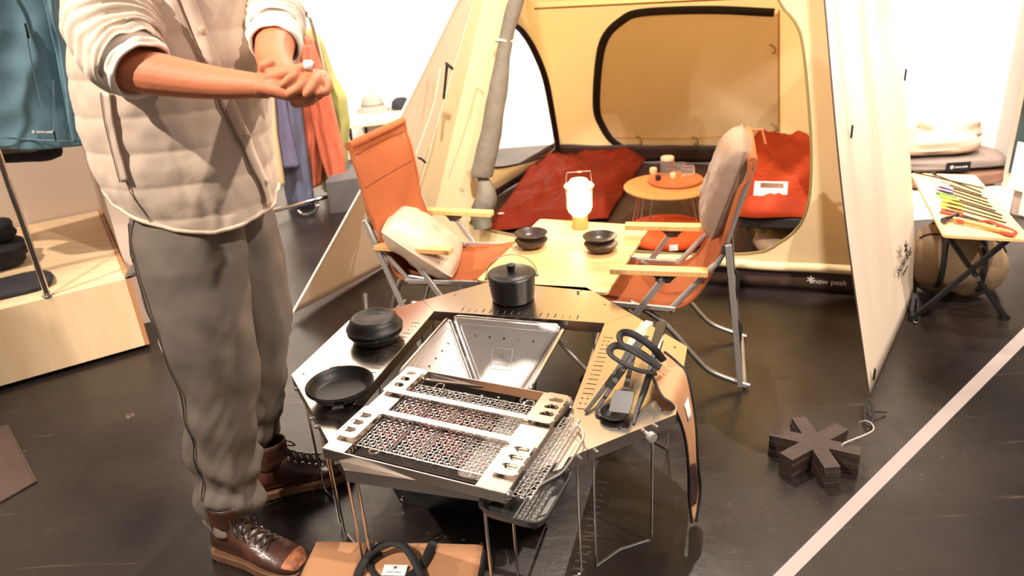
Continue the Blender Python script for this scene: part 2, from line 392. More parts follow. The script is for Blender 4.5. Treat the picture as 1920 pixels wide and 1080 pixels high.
# ================================================================ folding steel firepit (inverted pyramid)
ffl, ffr, fnl = on(845, 592, .405), on(1058, 611, .405), on(725, 692, .405)
fx_ = (ffr-ffl).normalized(); fw = .40
fy_ = Vector((-fx_.y, fx_.x, 0)); fc = (ffl+ffr)/2 - fy_*fw/2; fc.z = 0
fp = thing('folding_firepit', 'folding stainless steel firepit with four flared sides in the table opening', 'firepit', (fc.x, fc.y, 0))
pitm = M('heat_stained_steel', (206, 200, 198), .36, .9, var=(5, .12), bump=(30, .05))
FB = .058                                   # half width of the pit's floor
for k in range(4):
    dr = Matrix.Rotation(k*PI/2, 3, 'Z'); ax_ = dr @ fx_; ay_ = dr @ fy_
    top = fc + ay_*(fw/2) + Vector((0, 0, .405)); bot = fc + ay_*FB + Vector((0, 0, .18))
    H = (top-bot).length; m = frame(bot, ax_, top-bot)
    W2, w2 = fw/2-.012, FB-.01
    outer = rnd_poly([(-w2, 0), (w2, 0), (W2, H), (-W2, H)], .028, 6)
    hl = [[(x+.0042*math.cos(a), H*.78+.0042*math.sin(a)) for a in [j*PI/5 for j in range(10)]] for x in (-.1, -.05, 0, .05, .1)]
    sd = plate('side_panel', outer, hl, .0014, pitm, fp, m)
    rim = [Vector((x, y, 0)) for x, y in outer]
    G().tube([m @ p for p in rim], .0058, 8, closed=True).build('rolled_rim', chrome, sd)
    inn = rnd_poly([(-w2+.012, .014), (w2-.012, .014), (W2-.026, H-.022), (-W2+.026, H-.022)], .022, 5)
    G().tube([m @ Vector((x, y, .0009)) for x, y in inn], .0016, 6, closed=True).build('pressed_rib', pitm, sd)
    if k == 0:
        em = m @ Matrix.Translation((0, H*.52, .001)) @ Matrix.Diagonal((-1, 1, 1, 1))
        em = frame(bot+(top-bot)*.53-ay_*.0012, ax_, top-bot)
        eb = M('embossed_mark', (196, 192, 190), .3, .9)
        ep = rnd_poly([(-.034, -.034), (.034, -.034), (.034, .034), (-.034, .034)], .004, 2)
        G().tube([em @ Vector((x, y, .001)) for x, y in ep], .0009, 6, closed=True).build('embossed_frame', eb, sd)
        snow(em @ Matrix.Translation((0, .010, .001)), .011, .003, eb, 'embossed_emblem', sd, .001)
        text('embossed_lettering', 'snow peak', .012, eb, sd, em @ Matrix.Translation((0, -.017, .001)), .0005)
    # hinge down the seam between two sides
    c_top = fc + (ax_+ay_)*(fw/2-.004) + Vector((0, 0, .39)); c_bot = fc + (ax_+ay_)*(FB+.002) + Vector((0, 0, .185))
    g = G().tube([c_bot, c_top], .0046, 8)
    for i in range(3):
        t0 = .15+.3*i; q = c_bot.lerp(c_top, t0); q2 = c_bot.lerp(c_top, t0+.07); g.tube([q, q2], .0075, 8)
    g.build('corner_hinge', chrome, fp)
    lg = fc + (ax_+ay_)*(FB+.06)
    G().tube([lg+Vector((0, 0, .26)), fc+(ax_+ay_)*.10+Vector((0, 0, .02)), fc+(ax_+ay_)*.10+Vector((0, 0, .005)), fc+(ay_-ax_)*.10+Vector((0, 0, .005)), fc+(ay_-ax_)*.10+Vector((0, 0, .02)), fc+(ay_-ax_)*(FB+.06)+Vector((0, 0, .26))], .0042, 8).build('leg', chrome, fp)
G().box(fc+Vector((0, 0, .18)), (.116, .116, .002), rz=math.atan2(fx_.y, fx_.x)).build('bottom_plate', pitm, fp, smooth=False)

# ================================================================ grill frame standing on the near side of the table
gx = Vector((.8964, -.4432, 0)); gy = Vector((.4432, .8964, 0)); GO = Vector((-.490, 1.522, 0)); GW, GD, GZ = .494, .405, .425
GM = Matrix(((gx.x, gy.x, 0, GO.x), (gx.y, gy.y, 0, GO.y), (0, 0, 1, 0), (0, 0, 0, 1)))
def Q(x, y, z=GZ): return GM @ Vector((x, y, z))
gr = thing('charcoal_grill', 'rectangular steel grill frame with notched side plates resting on the near table edge', 'grill', (GO.x, GO.y, 0))
g = G()
for a, b in (((0, 0), (GW, 0)), ((GW, 0), (GW, GD)), ((GW, GD), (0, GD)), ((0, GD), (0, 0))):
    g.beam(Q(*a, GZ-.014), Q(*b, GZ-.014), .003, .028)
g.build('frame_rail', steel, gr, smooth=False)
for x0, x1 in ((0, .062), (GW-.075, GW)):
    plate('side_plate', [(x0, 0), (x1, 0), (x1, GD), (x0, GD)], [], .0016, steel, gr, GM @ Matrix.Translation((0, 0, GZ)))
    xi = x1 if x0 == 0 else x0
    g = G().beam(Q(xi, .004, GZ-.012), Q(xi, GD-.004, GZ-.012), .0015, .022)
    for i in range(30):
        yy = .02+i*.0125; g.beam(Q(xi+(.002 if x0 == 0 else -.002), yy, GZ-.004), Q(xi+(.002 if x0 == 0 else -.002), yy, GZ-.018), .002, .003)
    g.build('slotted_lip', steel, gr, smooth=False)
for x, y in ((GW+.003, .012), (GW+.003, GD-.012)):
    G().tube([Q(x-.004, y, GZ-.012), Q(x+.002, y, GZ-.012), Q(x+.006, y, GZ-.012)], [.012, .012, .008], 18).build('corner_rivet', chrome, gr)
for x, y in ((.06, .03), (.42, .03), (.06, GD-.04), (.42, GD-.04)):
    g = G().tube([Q(x, y, GZ-.02), Q(x, y, .006)], .0042, 8); g.build('leg', chrome, gr)

# shallow charcoal tray inside the frame
emb = M('red_brown_briquette', (104, 48, 34), .8, 0, var=(40, .5), bump=(60, .6), col2=(66, 26, 20))
ash = M('ash_grey_tray', (150, 140, 132), .6, .5, var=(20, .4))
tr = thing('charcoal_tray', 'shallow dark tray of red-brown coals under the wire mesh', 'tray', tuple(Q(.24, .17, .402)))
G().prism([(.068, .03), (.425, .03), (.425, .33), (.068, .33)], .4025, .4045).xf(GM).build('tray_plate', M('sooty_tray', (40, 30, 28), .6, .4, var=(9, .4)), tr, smooth=False)
tag(plate('ash_patch', rnd_poly([(.345, .04), (.42, .04), (.42, .31), (.35, .30)], .02), [], .0012, ash, tr, GM @ Matrix.Translation((0, 0, .4053))))
g = G()
for i in range(14):
    for j in range(11):
        x = .09+i*.019+random.uniform(-.003, .003); y = .075+j*.0195+random.uniform(-.003, .003)
        if random.random() < .12 or (j < 2 and random.random() < .5): continue
        g.ball((x, y, .4115), .0115, 6, (1, .9, .55))
g.xf(GM); tag(g.build('coals', emb, tr), kind='stuff')

# wire meshes: woven crimped wires, each mesh one thing
wirem = M('plated_wire', (222, 216, 210), .22, 1)
def wire_mesh(name, x0, x1, y0, y1, z, label, parent_group=None, step=.0105, bars=()):
    t = thing(name, label, 'grill mesh', tuple(Q(x0, y0, z)), 0, parent_group)
    def crimp(a, b, ph, axis):
        L = b-a; n = int(L/(step/2)); pts = []
        for i in range(n+1):
            s = a+L*i/n; dz = .0012*(1 if (i+ph) % 2 else -1); dw = .0011*(1 if ((i//2)+ph) % 2 else -1)
            pts.append((s, dw, dz))
        return pts
    g1, g2 = G(), G(); i = 0; x = x0
    while x <= x1+1e-6:
        g1.tube([Q(x+w, s, z+dz) for s, w, dz in crimp(y0, y1, i, 0)], .00105, 4, caps=False); x += step; i += 1
    y = y0; i = 0
    while y <= y1+1e-6:
        g2.tube([Q(s, y+w, z-dz) for s, w, dz in crimp(x0, x1, i, 1)], .00105, 4, caps=False); y += step; i += 1
    tag(g1.build('cross_wires', wirem, t, angle=0), kind='stuff'); tag(g2.build('long_wires', wirem, t, angle=0), kind='stuff')
    G().tube([Q(x0, y0, z), Q(x1, y0, z), Q(x1, y1, z), Q(x0, y1, z)], .0018, 6, closed=True).build('border_wire', wirem, t)
    for bx in bars:
        G().tube([Q(bx, y0, z+.003), Q(bx, y1, z+.003)], .0017, 6).build('brace_wire', wirem, t)
        G().tube([Q(bx+.008, y0, z+.003), Q(bx+.008, y1, z+.003)], .0017, 6).build('brace_wire', wirem, t)
    return t
mesh = wire_mesh('grill_mesh', .068, .425, .046, .340, GZ-.006, 'large crimped wire mesh lying inside the steel grill frame', bars=(.155, .235, .33))
for x, y, s in ((.125, .046, -1), (.40, .046, -1), (.13, .34, 1), (.40, .34, 1)):
    pts = [Q(x-.012, y, GZ-.006), Q(x-.012, y+s*.012, GZ-.004)] + [Q(x-.012*math.cos(a), y+s*(.012+.01*math.sin(a)), GZ-.003) for a in [PI*i/6 for i in range(1, 6)]] + [Q(x+.012, y+s*.012, GZ-.004), Q(x+.012, y, GZ-.006)]
    G().tube(pts, .0018, 6).build('wire_loop', wirem, mesh)
m2 = wire_mesh('side_grill_mesh', .503, .548, .012, .330, GZ-.012, 'narrow wire mesh sticking out beyond the right end of the grill frame', bars=(.522,))
G().tube(smooth_path([Q(.546, .065, GZ-.014), Q(.560, .085, GZ-.010), Q(.582, .13, GZ-.008), Q(.582, .25, GZ-.008), Q(.562, .295, GZ-.010), Q(.546, .31, GZ-.014)], 4), .003, 8).build('wire_handle', wirem, m2)
plate('heat_shield', [(.550, .13), (.566, .15), (.566, .25), (.550, .28)], [], .001, steel, m2, GM @ Matrix.Translation((0, 0, GZ-.024)))
dt = thing('drip_tray', 'rounded dark steel drip tray under the right mesh', 'tray', tuple(Q(.5, .06, .37)))
G().loft([[Q(x, y, z) for x, y in rnd_poly([(.42+i_, -.01+i_), (.58-i_, -.01+i_), (.58-i_, .20-i_), (.42+i_, .20-i_)], .04, 6)] for z, i_ in ((.352, .012), (.350, .004), (.372, 0), (.374, -.004), (.371, -.004), (.37, .003), (.353, .013), (.3535, .02))]).build('tray_body', dkalu, dt)
# two grill bridges: notched plates joined by a flat bar
def bridge(y0, sgn, label, z):
    t = thing('grill_bridge', label, 'grill bridge', tuple(Q(0, y0, z)), 0, 'notched grill bridges')
    L = .135
    def hexn(cx, cy): return [(cx-.015, cy-.010), (cx+.016, cy-.010), (cx+.022, cy-.001), (cx+.012, cy+.010), (cx-.006, cy+.010), (cx-.012, cy+.002), (cx-.020, cy-.001)]
    P = [(0, 0), (GW, 0), (GW, L*sgn), (GW-.06, L*sgn), (GW-.06, .019*sgn), (.06, .019*sgn), (.06, L*sgn), (0, L*sgn)]
    if sgn < 0: P = P[::-1]
    P = rnd_poly(P, .010, 3)
    hs = [[(a, b*sgn) for a, b in hexn(cx, cy)] for cx in (.024, GW-.026) for cy in (.04, .073, .106)]
    plate('notched_plate', P, hs, .0018, steel, t, GM @ Matrix.Translation((0, y0, z)))
    g = G()
    for cx in (.024, GW-.026):
        for cy in (.04, .073, .106):
            g.beam(Q(cx-.012, y0+(cy-.0108)*sgn, z-.003), Q(cx+.012, y0+(cy-.0108)*sgn, z-.003), .0014, .007)
    for a, b in (((.06, .002), (GW-.06, .002)), ((.06, .018), (GW-.06, .018))):
        g.beam(Q(a[0], y0+a[1]*sgn, z-.003), Q(b[0], y0+b[1]*sgn, z-.003), .0012, .006)
    g.build('folded_lip', steel, t, smooth=False)
    return t
bridge(.262, 1, 'notched steel grill bridge on the frame, the farther one', GZ+.009)
bridge(.183, -1, 'notched steel grill bridge on the frame, the nearer one', GZ+.009)

# ================================================================ cookware on the table
def pan(name, label, c, R, h, mat, handles=True, group=None):
    t = thing(name, label, 'pan', c, 0, group)
    w = .004
    G().lathe([(.001, 0), (R*.72, 0), (R*.80, .006), (R*.95, h*.75), (R, h), (R-.001, h+.002), (R-w, h), (R*.95-w, h*.75), (R*.78, .008), (R*.70, .005), (.001, .005)], n=56).build('pan_body', mat, t, world=False)
    return t
p1 = T(-.347, -.262)
t = pan('skillet', 'shallow black cast iron skillet lying open on the left table panel', (p1.x, p1.y, TZ+.012), .100, .036, iron)
G().lathe([(.085, .008), (.096, .026), (.103, .030), (.103, .034), (.099, .034)], n=56).build('nested_rim', iron, t, world=False)
t.scale = (.92, .92, .92)
for a in (-PI*.46, PI*.60):
    d = Vector((math.cos(a), math.sin(a), 0)); s = Vector((-d.y, d.x, 0))
    g = G().loft([[d*r+s*w+Vector((0, 0, z)) for w, z in ((-ww, zz), (ww, zz), (ww, zz+.006), (-ww, zz+.006))] for r, ww, zz in ((.088, .014, .012), (.105, .011, .016), (.122, .018, .020), (.127, .015, .020))])
    g.build('side_handle', iron, t, world=False, bevel=.0015)
G().lathe([(.001, -.012), (.05, -.012), (.06, -.006), (.066, .002)], n=40).build('pan_foot', iron, t, world=False)
p2 = T(-.405, .075)
t = thing('double_skillet', 'black cast iron double skillet closed with its domed lid on', 'pan', (p2.x, p2.y, TZ))
G().lathe([(.001, 0), (.068, 0), (.080, .006), (.090, .026), (.096, .032), (.096, .039), (.088, .042)], n=56).build('lower_pan', iron, t, world=False)
G().lathe([(.088, .042), (.097, .043), (.098, .051), (.094, .054), (.091, .056), (.085, .072), (.076, .084), (.068, .0885), (.062, .088), (.060, .0865), (.001, .0865)], n=56).build('domed_lid', iron, t, world=False)
t.scale = (.92, .92, .92)
for a in (-PI*.5, PI*.42):
    for z0, k in ((.034, 1), (.046, .85)):
        d = Vector((math.cos(a), math.sin(a), 0)); s = Vector((-d.y, d.x, 0))
        G().loft([[d*r+s*w+Vector((0, 0, z)) for w, z in ((-ww, z0), (ww, z0), (ww, z0+.007), (-ww, z0+.007))] for r, ww in ((.085, .03*k), (.100, .026*k), (.104, .02*k))]).build('lug_handle', iron, t, world=False, bevel=.002)
hq = on(686, 588, .44)-p2; hq2 = on(683, 548, .47)-p2; hq.z -= TZ*0; G().tube([Vector((hq.x, hq.y, .03)), Vector((hq.x, hq.y, .05)), Vector((hq2.x, hq2.y, .072)), Vector((hq2.x, hq2.y, .074))], [.005, .008, .010, .006], 12).build('grey_clip_handle', dkalu, t, world=False)
text('cast_lettering', 'snow peak', .011, iron, t, Matrix.Translation((0, .02, .087)), .0008, world=False)
p3 = T(-.052, .432)
t = thing('cooking_pot', 'round black pot with flat lid and thin wire bail on the far table panel', 'pot', (p3.x, p3.y, TZ))
pot_m = M('anodised_black_pot', (44, 42, 41), .34, .6)
G().lathe([(.001, 0), (.066, 0), (.073, .005), (.077, .03), (.082, .088), (.083, .092), (.080, .092), (.077, .088), (.072, .02), (.001, .01)], n=64).build('pot_body', pot_m, t, world=False)
G().lathe([(.084, .091), (.085, .094), (.082, .098), (.070, .099), (.066, .1015), (.04, .104), (.001, .105)], n=64).build('lid', pot_m, t, world=False)
G().lathe([(.001, .104), (.012, .104), (.013, .116), (.016, .124), (.0155, .128), (.011, .130), (.001, .130)], n=32).build('lid_knob', blackm, t, world=False, angle=25)
for s in (-1, 1):
    G().tube([(s*.080, 0, .082), (s*.0885, 0, .082), (s*.0895, 0, .082), (s*.093, 0, .082)], [.006, .006, .0075, .006], 12).build('bail_mount', chrome, t, world=False)
G().tube([(.089*math.cos(a), .012*math.sin(a), .082+.078*math.sin(a)) for a in [PI*i/28 for i in range(29)]], .0015, 8).build('wire_bail', chrome, t, world=False)

# ================================================================ tools bundled on the right panel
def flatbar(name, pts, w, th, mat, parent, up=(0, 0, 1)):
    pts = [Vector(p) for p in pts]; rings = []
    for i, p in enumerate(pts):
        d = (pts[min(i+1, len(pts)-1)]-pts[max(i-1, 0)]).normalized(); x = d.cross(Vector(up)).normalized(); z = x.cross(d)
        ww = w[i] if isinstance(w, (list, tuple)) else w
        rings.append([p+x*ww/2+z*th/2, p-x*ww/2+z*th/2, p-x*ww/2-z*th/2, p+x*ww/2-z*th/2])
    return G().loft(rings).build(name, mat, parent, bevel=.0008)
woodh = M('pale_wood_handle', (236, 206, 172), .5, 0, var=(6, .1, (1, 1, 8)))
def px(x, y, z): return on(x, y, z)
t = thing('turner', 'black steel turner with flat square blade and pale wood handle on the right panel', 'spatula', tuple(px(1165, 745, TZ)))
flatbar('handle', [px(1191, 652, .455), px(1200, 632, .462), px(1211, 607, .468)], [.024, .028, .026], .012, woodh, t)
flatbar('shaft', [px(1173, 731, .447), px(1181, 695, .452), px(1192, 650, .458)], [.016, .012, .014], .003, blackm, t)
flatbar('blade', [px(1171, 733, .446), px(1166, 752, .437), px(1160, 774, .430)], [.050, .056, .052], .002, M('dark_blade', (44, 43, 44), .4, .3), t)
t = thing('ladle', 'black shallow ladle lying under the square turner', 'ladle', tuple(px(1160, 770, TZ)))
lc = px(1152, 778, TZ+.006)
G().lathe([(.001, 0), (.02, .001), (.034, .008), (.038, .015), (.036, .015), (.032, .009), (.02, .003), (.001, .002)], c=lc-Vector((0, 0, .004)), n=32).build('bowl', blackm, t)
flatbar('shaft', [px(1135, 745, .425), px(1165, 680, .445), px(1183, 645, .458)], .010, .004, blackm, t)
flatbar('handle', [px(1180, 650, .458), px(1190, 632, .464), px(1218, 605, .474)], [.02, .024, .024], .012, woodh, t)
t = thing('long_tongs', 'long black folding tongs leaning across the right panel', 'tongs', tuple(px(1105, 775, TZ)))
flatbar('arm', [px(1098, 772, .405), px(1125, 738, .42), px(1160, 690, .445), px(1200, 635, .47)], [.009, .013, .014, .014], .004, blackm, t)
flatbar('arm', [px(1120, 778, .405), px(1118, 768, .407), px(1140, 735, .428), px(1172, 690, .45), px(1212, 630, .476)], [.008, .01, .013, .014, .014], .004, blackm, t)
G().tube(smooth_path([px(1143, 780, .404), px(1122, 781, .403), px(1118, 768, .407)], 4), .0035, 8).build('hooked_tip', blackm, t)
t = thing('fire_tongs', 'black fire tongs with one straight leg at the right of the turner', 'tongs', tuple(px(1190, 790, TZ)))
flatbar('leg', [px(1188, 795, .402), px(1193, 770, .408), px(1205, 735, .43), px(1218, 695, .455), px(1232, 640, .47)], [.007, .011, .012, .013, .013], .005, blackm, t)
flatbar('leg', [px(1196, 770, .405), px(1210, 735, .425), px(1224, 690, .45), px(1240, 640, .468)], [.008, .011, .012, .012], .005, blackm, t)
flatbar('grip', [px(1226, 650, .474), px(1236, 625, .476), px(1241, 606, .478)], [.02, .028, .028], .012, M('black_grip', (18, 17, 17), .35), t)
t = thing('wood_skewer_handles', 'two slim pale wooden handles in the bundle beside the black grip', 'utensil', tuple(px(1232, 650, TZ)))
flatbar('handle', [px(1224, 660, .468), px(1230, 640, .472), px(1235, 628, .474)], .010, .009, woodh, t)
flatbar('handle', [px(1230, 664, .468), px(1236, 645, .472), px(1241, 630, .474)], .010, .009, woodh, t)

# ================================================================ canvas tool carriers
tan = M('tan_canvas_carrier', (180, 130, 92), .8, 0, var=(7, .08), bump=(400, .12))
t = thing('hanging_carrier', 'tan canvas tool carrier with black handles draped over the right table corner', 'tool bag', tuple(px(1300, 975, 0)))
Lp = [(1222, 702, .43), (1240, 742, .425), (1262, 762, .405), (1283, 815, .30), (1291, 880, .18), (1292, 930, .09), (1297, 980, .012)]
Rp = [(1246, 660, .455), (1272, 682, .445), (1289, 706, .425), (1303, 790, .31), (1309, 870, .19), (1313, 920, .10), (1305, 978, .012)]
Lp = smooth_path([px(*p) for p in Lp], 6); Rp = smooth_path([px(*p) for p in Rp], 6); n_ = len(Lp)-1
def cg(u, v):
    i = v*n_; a = int(min(i, n_-1)); f = i-a
    l = Lp[a].lerp(Lp[a+1], f); r = Rp[a].lerp(Rp[a+1], f)
    return l.lerp(r, u)+Vector((0, 0, .006*math.sin(PI*u)))+Vector((.004*nz(u*3, v*5), 0, 0))
G().grid(cg, 14, 48).build('canvas_panel', tan, t, solid=.005)
G().tube(Lp, .0042, 8).build('black_binding', blackt, t); G().tube(Rp, .0042, 8).build('black_binding', blackt, t)
def cgm(u, v): return cg(.12+.76*u, .66+.24*v)+Vector((-.004, -.007, .002))
G().grid(cgm, 8, 12).build('mesh_pocket', M('brown_mesh', (58, 38, 30), .8, bump=(600, .5)), t, solid=.002)
tg_ = G().grid(lambda u, v: cg(.45+.38*u, .41+.07*v)+Vector((-.003, -.006, .006)), 3, 3); tg_.build('white_tag', white_tag, t, solid=.001)
for k, (pp) in enumerate(([(1235, 690, .46), (1200, 668, .50), (1166, 645, .52), (1164, 626, .53), (1185, 626, .535), (1222, 650, .52), (1244, 676, .475)], [(1228, 700, .455), (1190, 692, .485), (1150, 670, .50), (1144, 655, .505), (1160, 648, .51), (1200, 662, .50), (1238, 690, .468)])):
    G().tube(smooth_path([px(*p) for p in pp], 8), .0105, 10, flat=.5).build('black_handle', blackt, t)
t = thing('floor_carrier', 'tan canvas carrier with black looped handles lying on the floor in the foreground', 'tool bag', (-.36, 1.45, 0))
cx = (on(912, 1020, .05)-on(588, 1015, .05)).normalized(); cyv = Vector((cx.y, -cx.x, 0)); c0 = on(588, 1015, .05); c0.z = 0
def fc_(u, v, z): return c0+cx*(u*.48)+cyv*(v*.34)+Vector((0, 0, z))
def fpan(u, v): return fc_(u, v, .05+.008*math.sin(PI*v)*math.sin(PI*u)+.003*nz(u*5, v*5))
G().loft([[fc_(x, y, z) for x, y in rnd_poly([(0-i_, 0-i_), (1+i_, 0-i_), (1+i_, 1+i_), (0-i_, 1+i_)], .06, 3)] for z, i_ in ((0.003, .0), (.012, .006), (.036, .006), (.047, 0))]).build('carrier_body', blackt, t)
G().grid(lambda u, v: fpan(.02+.31*u, .01+.98*v)+Vector((0, 0, .002)), 8, 8).build('canvas_panel', tan, t, solid=.004)
G().grid(lambda u, v: fpan(.37+.62*u, .01+.98*v)+Vector((0, 0, .002)), 12, 8).build('canvas_panel', tan, t, solid=.004)
def px5(x, y, z=.062): return on(x, y, z)
G().tube(smooth_path([px5(668, 1110), px5(672, 1075, .07), px5(692, 1040, .085), px5(722, 1020, .095), px5(750, 1020, .095), px5(770, 1040, .085), px5(790, 1080, .07), px5(800, 1115)], 6), .011, 10, flat=.5).build('black_handle', blackt, t)
G().tube(smooth_path([px5(735, 1110), px5(705, 1080), px5(694, 1062), px5(697, 1046), px5(715, 1036)], 5), .009, 10, flat=.5).build('black_handle', blackt, t)
G().tube(smooth_path([px5(760, 1085), px5(790, 1062), px5(806, 1030), px5(812, 1017)], 5), .013, 10, flat=.35).build('black_handle', blackt, t)
lm = frame(px5(740, 1069, .066), cx*1.0, -cyv)
G().box((0, 0, 0), (.062, .036, .0015)).xf(lm).build('white_tag', white_tag, t, smooth=False)
lm2 = lm @ Matrix.Rotation(PI, 4, 'Z')
snow(lm2 @ Matrix.Translation((0, -.008, .0012)), .006, .0016, black_ink, 'printed_emblem', t)
text('printed_lettering', 'snow peak', .009, black_ink, t, lm2 @ Matrix.Translation((0, .008, .001)), .0003)
# black folded charcoal base under the table
o = on(752, 945, 0); r_ = on(1003, 992, 0); bxv = (r_-o).normalized(); byv = Vector((-bxv.y, bxv.x, 0)); wbx = (r_-o).length
t = thing('black_steel_box', 'black open sheet-steel box with riveted ends on the floor under the grill', 'stove base', tuple(o))
for a, b, nm in (((0, 0), (1, 0), 'front_sheet'), ((1, 0), (1, 1), 'end_sheet'), ((1, 1), (0, 1), 'back_sheet'), ((0, 1), (0, 0), 'end_sheet')):
    P = lambda q, z, k=0: o+bxv*(q[0]*wbx+(q[0]-.5)*k)+byv*(q[1]*.26+(q[1]-.5)*k)+Vector((0, 0, z))
    G().add([P(a, 0.004), P(b, 0.004), P(b, .10, .04), P(a, .10, .04)], [(0, 1, 2, 3)]).build(nm, blackm, t, smooth=False, solid=.002)
G().prism([tuple((o+bxv*(x*wbx)+byv*(y*.26)).xy) for x, y in ((.01, .01), (.99, .01), (.99, .99), (.01, .99))], .002, .006).build('bottom_sheet', blackm, t, smooth=False)
for x, z in ((.03, .03), (.02, .082), (.97, .03), (.98, .082)):
    q = o+bxv*(x*wbx)-byv*(.004+.02*z/.1)+Vector((0, 0, z)); G().tube([q+byv*.004, q-byv*.003], .005, 12).build('rivet', chrome, t)
for i in range(3):
    q0 = o+bxv*(wbx*(.18+.3*i))+byv*.13; G().beam(q0+Vector((0, 0, .02)), q0+bxv*.07+Vector((0, 0, .085)), .012, .003).build('folding_arm', dkalu, t, smooth=False)
# ================================================================ low bamboo table
lt0 = on(893, 525, .4); ltx = (on(1140, 549, .4)-lt0).normalized(); lty = Vector((-ltx.y, ltx.x, 0)); LW, LD = .500, .705
LM = Matrix(((ltx.x, lty.x, 0, lt0.x), (ltx.y, lty.y, 0, lt0.y), (0, 0, 1, 0), (0, 0, 0, 1)))
t = thing('low_table', 'low bamboo folding table between the two camp chairs', 'table', (lt0.x, lt0.y, 0))
for y0, y1 in ((0, LD/2-.0008), (LD/2+.0008, LD)):
    G().prism(rnd_poly([(0, y0), (LW, y0), (LW, y1), (0, y1)], .018 if 1 else 0, 4), .388, .40).xf(LM).build('table_board', bamboo, t, smooth=False, bevel=.0015)
for x in (.05, LW-.05):
    G().beam(LM @ Vector((x, .03, .38)), LM @ Vector((x, LD-.03, .38)), .02, .014).build('side_rail', alu, t, smooth=False)
for y in (.06, LD-.06):
    G().tube([LM @ Vector(p) for p in ((.06, y, .375), (LW*.5, y, .19), (LW-.07, y, .008))], .007, 8).build('leg', alu, t)
    G().tube([LM @ Vector(p) for p in ((LW-.06, y+.02, .375), (LW*.5, y+.02, .19), (.07, y+.02, .008))], .007, 8).build('leg', alu, t)
q = on(1084, 546, .405); G().tube([q-Vector((0, 0, .02)), q+Vector((0, 0, .003))], .005, 10).build('latch_pin', chrome, t)

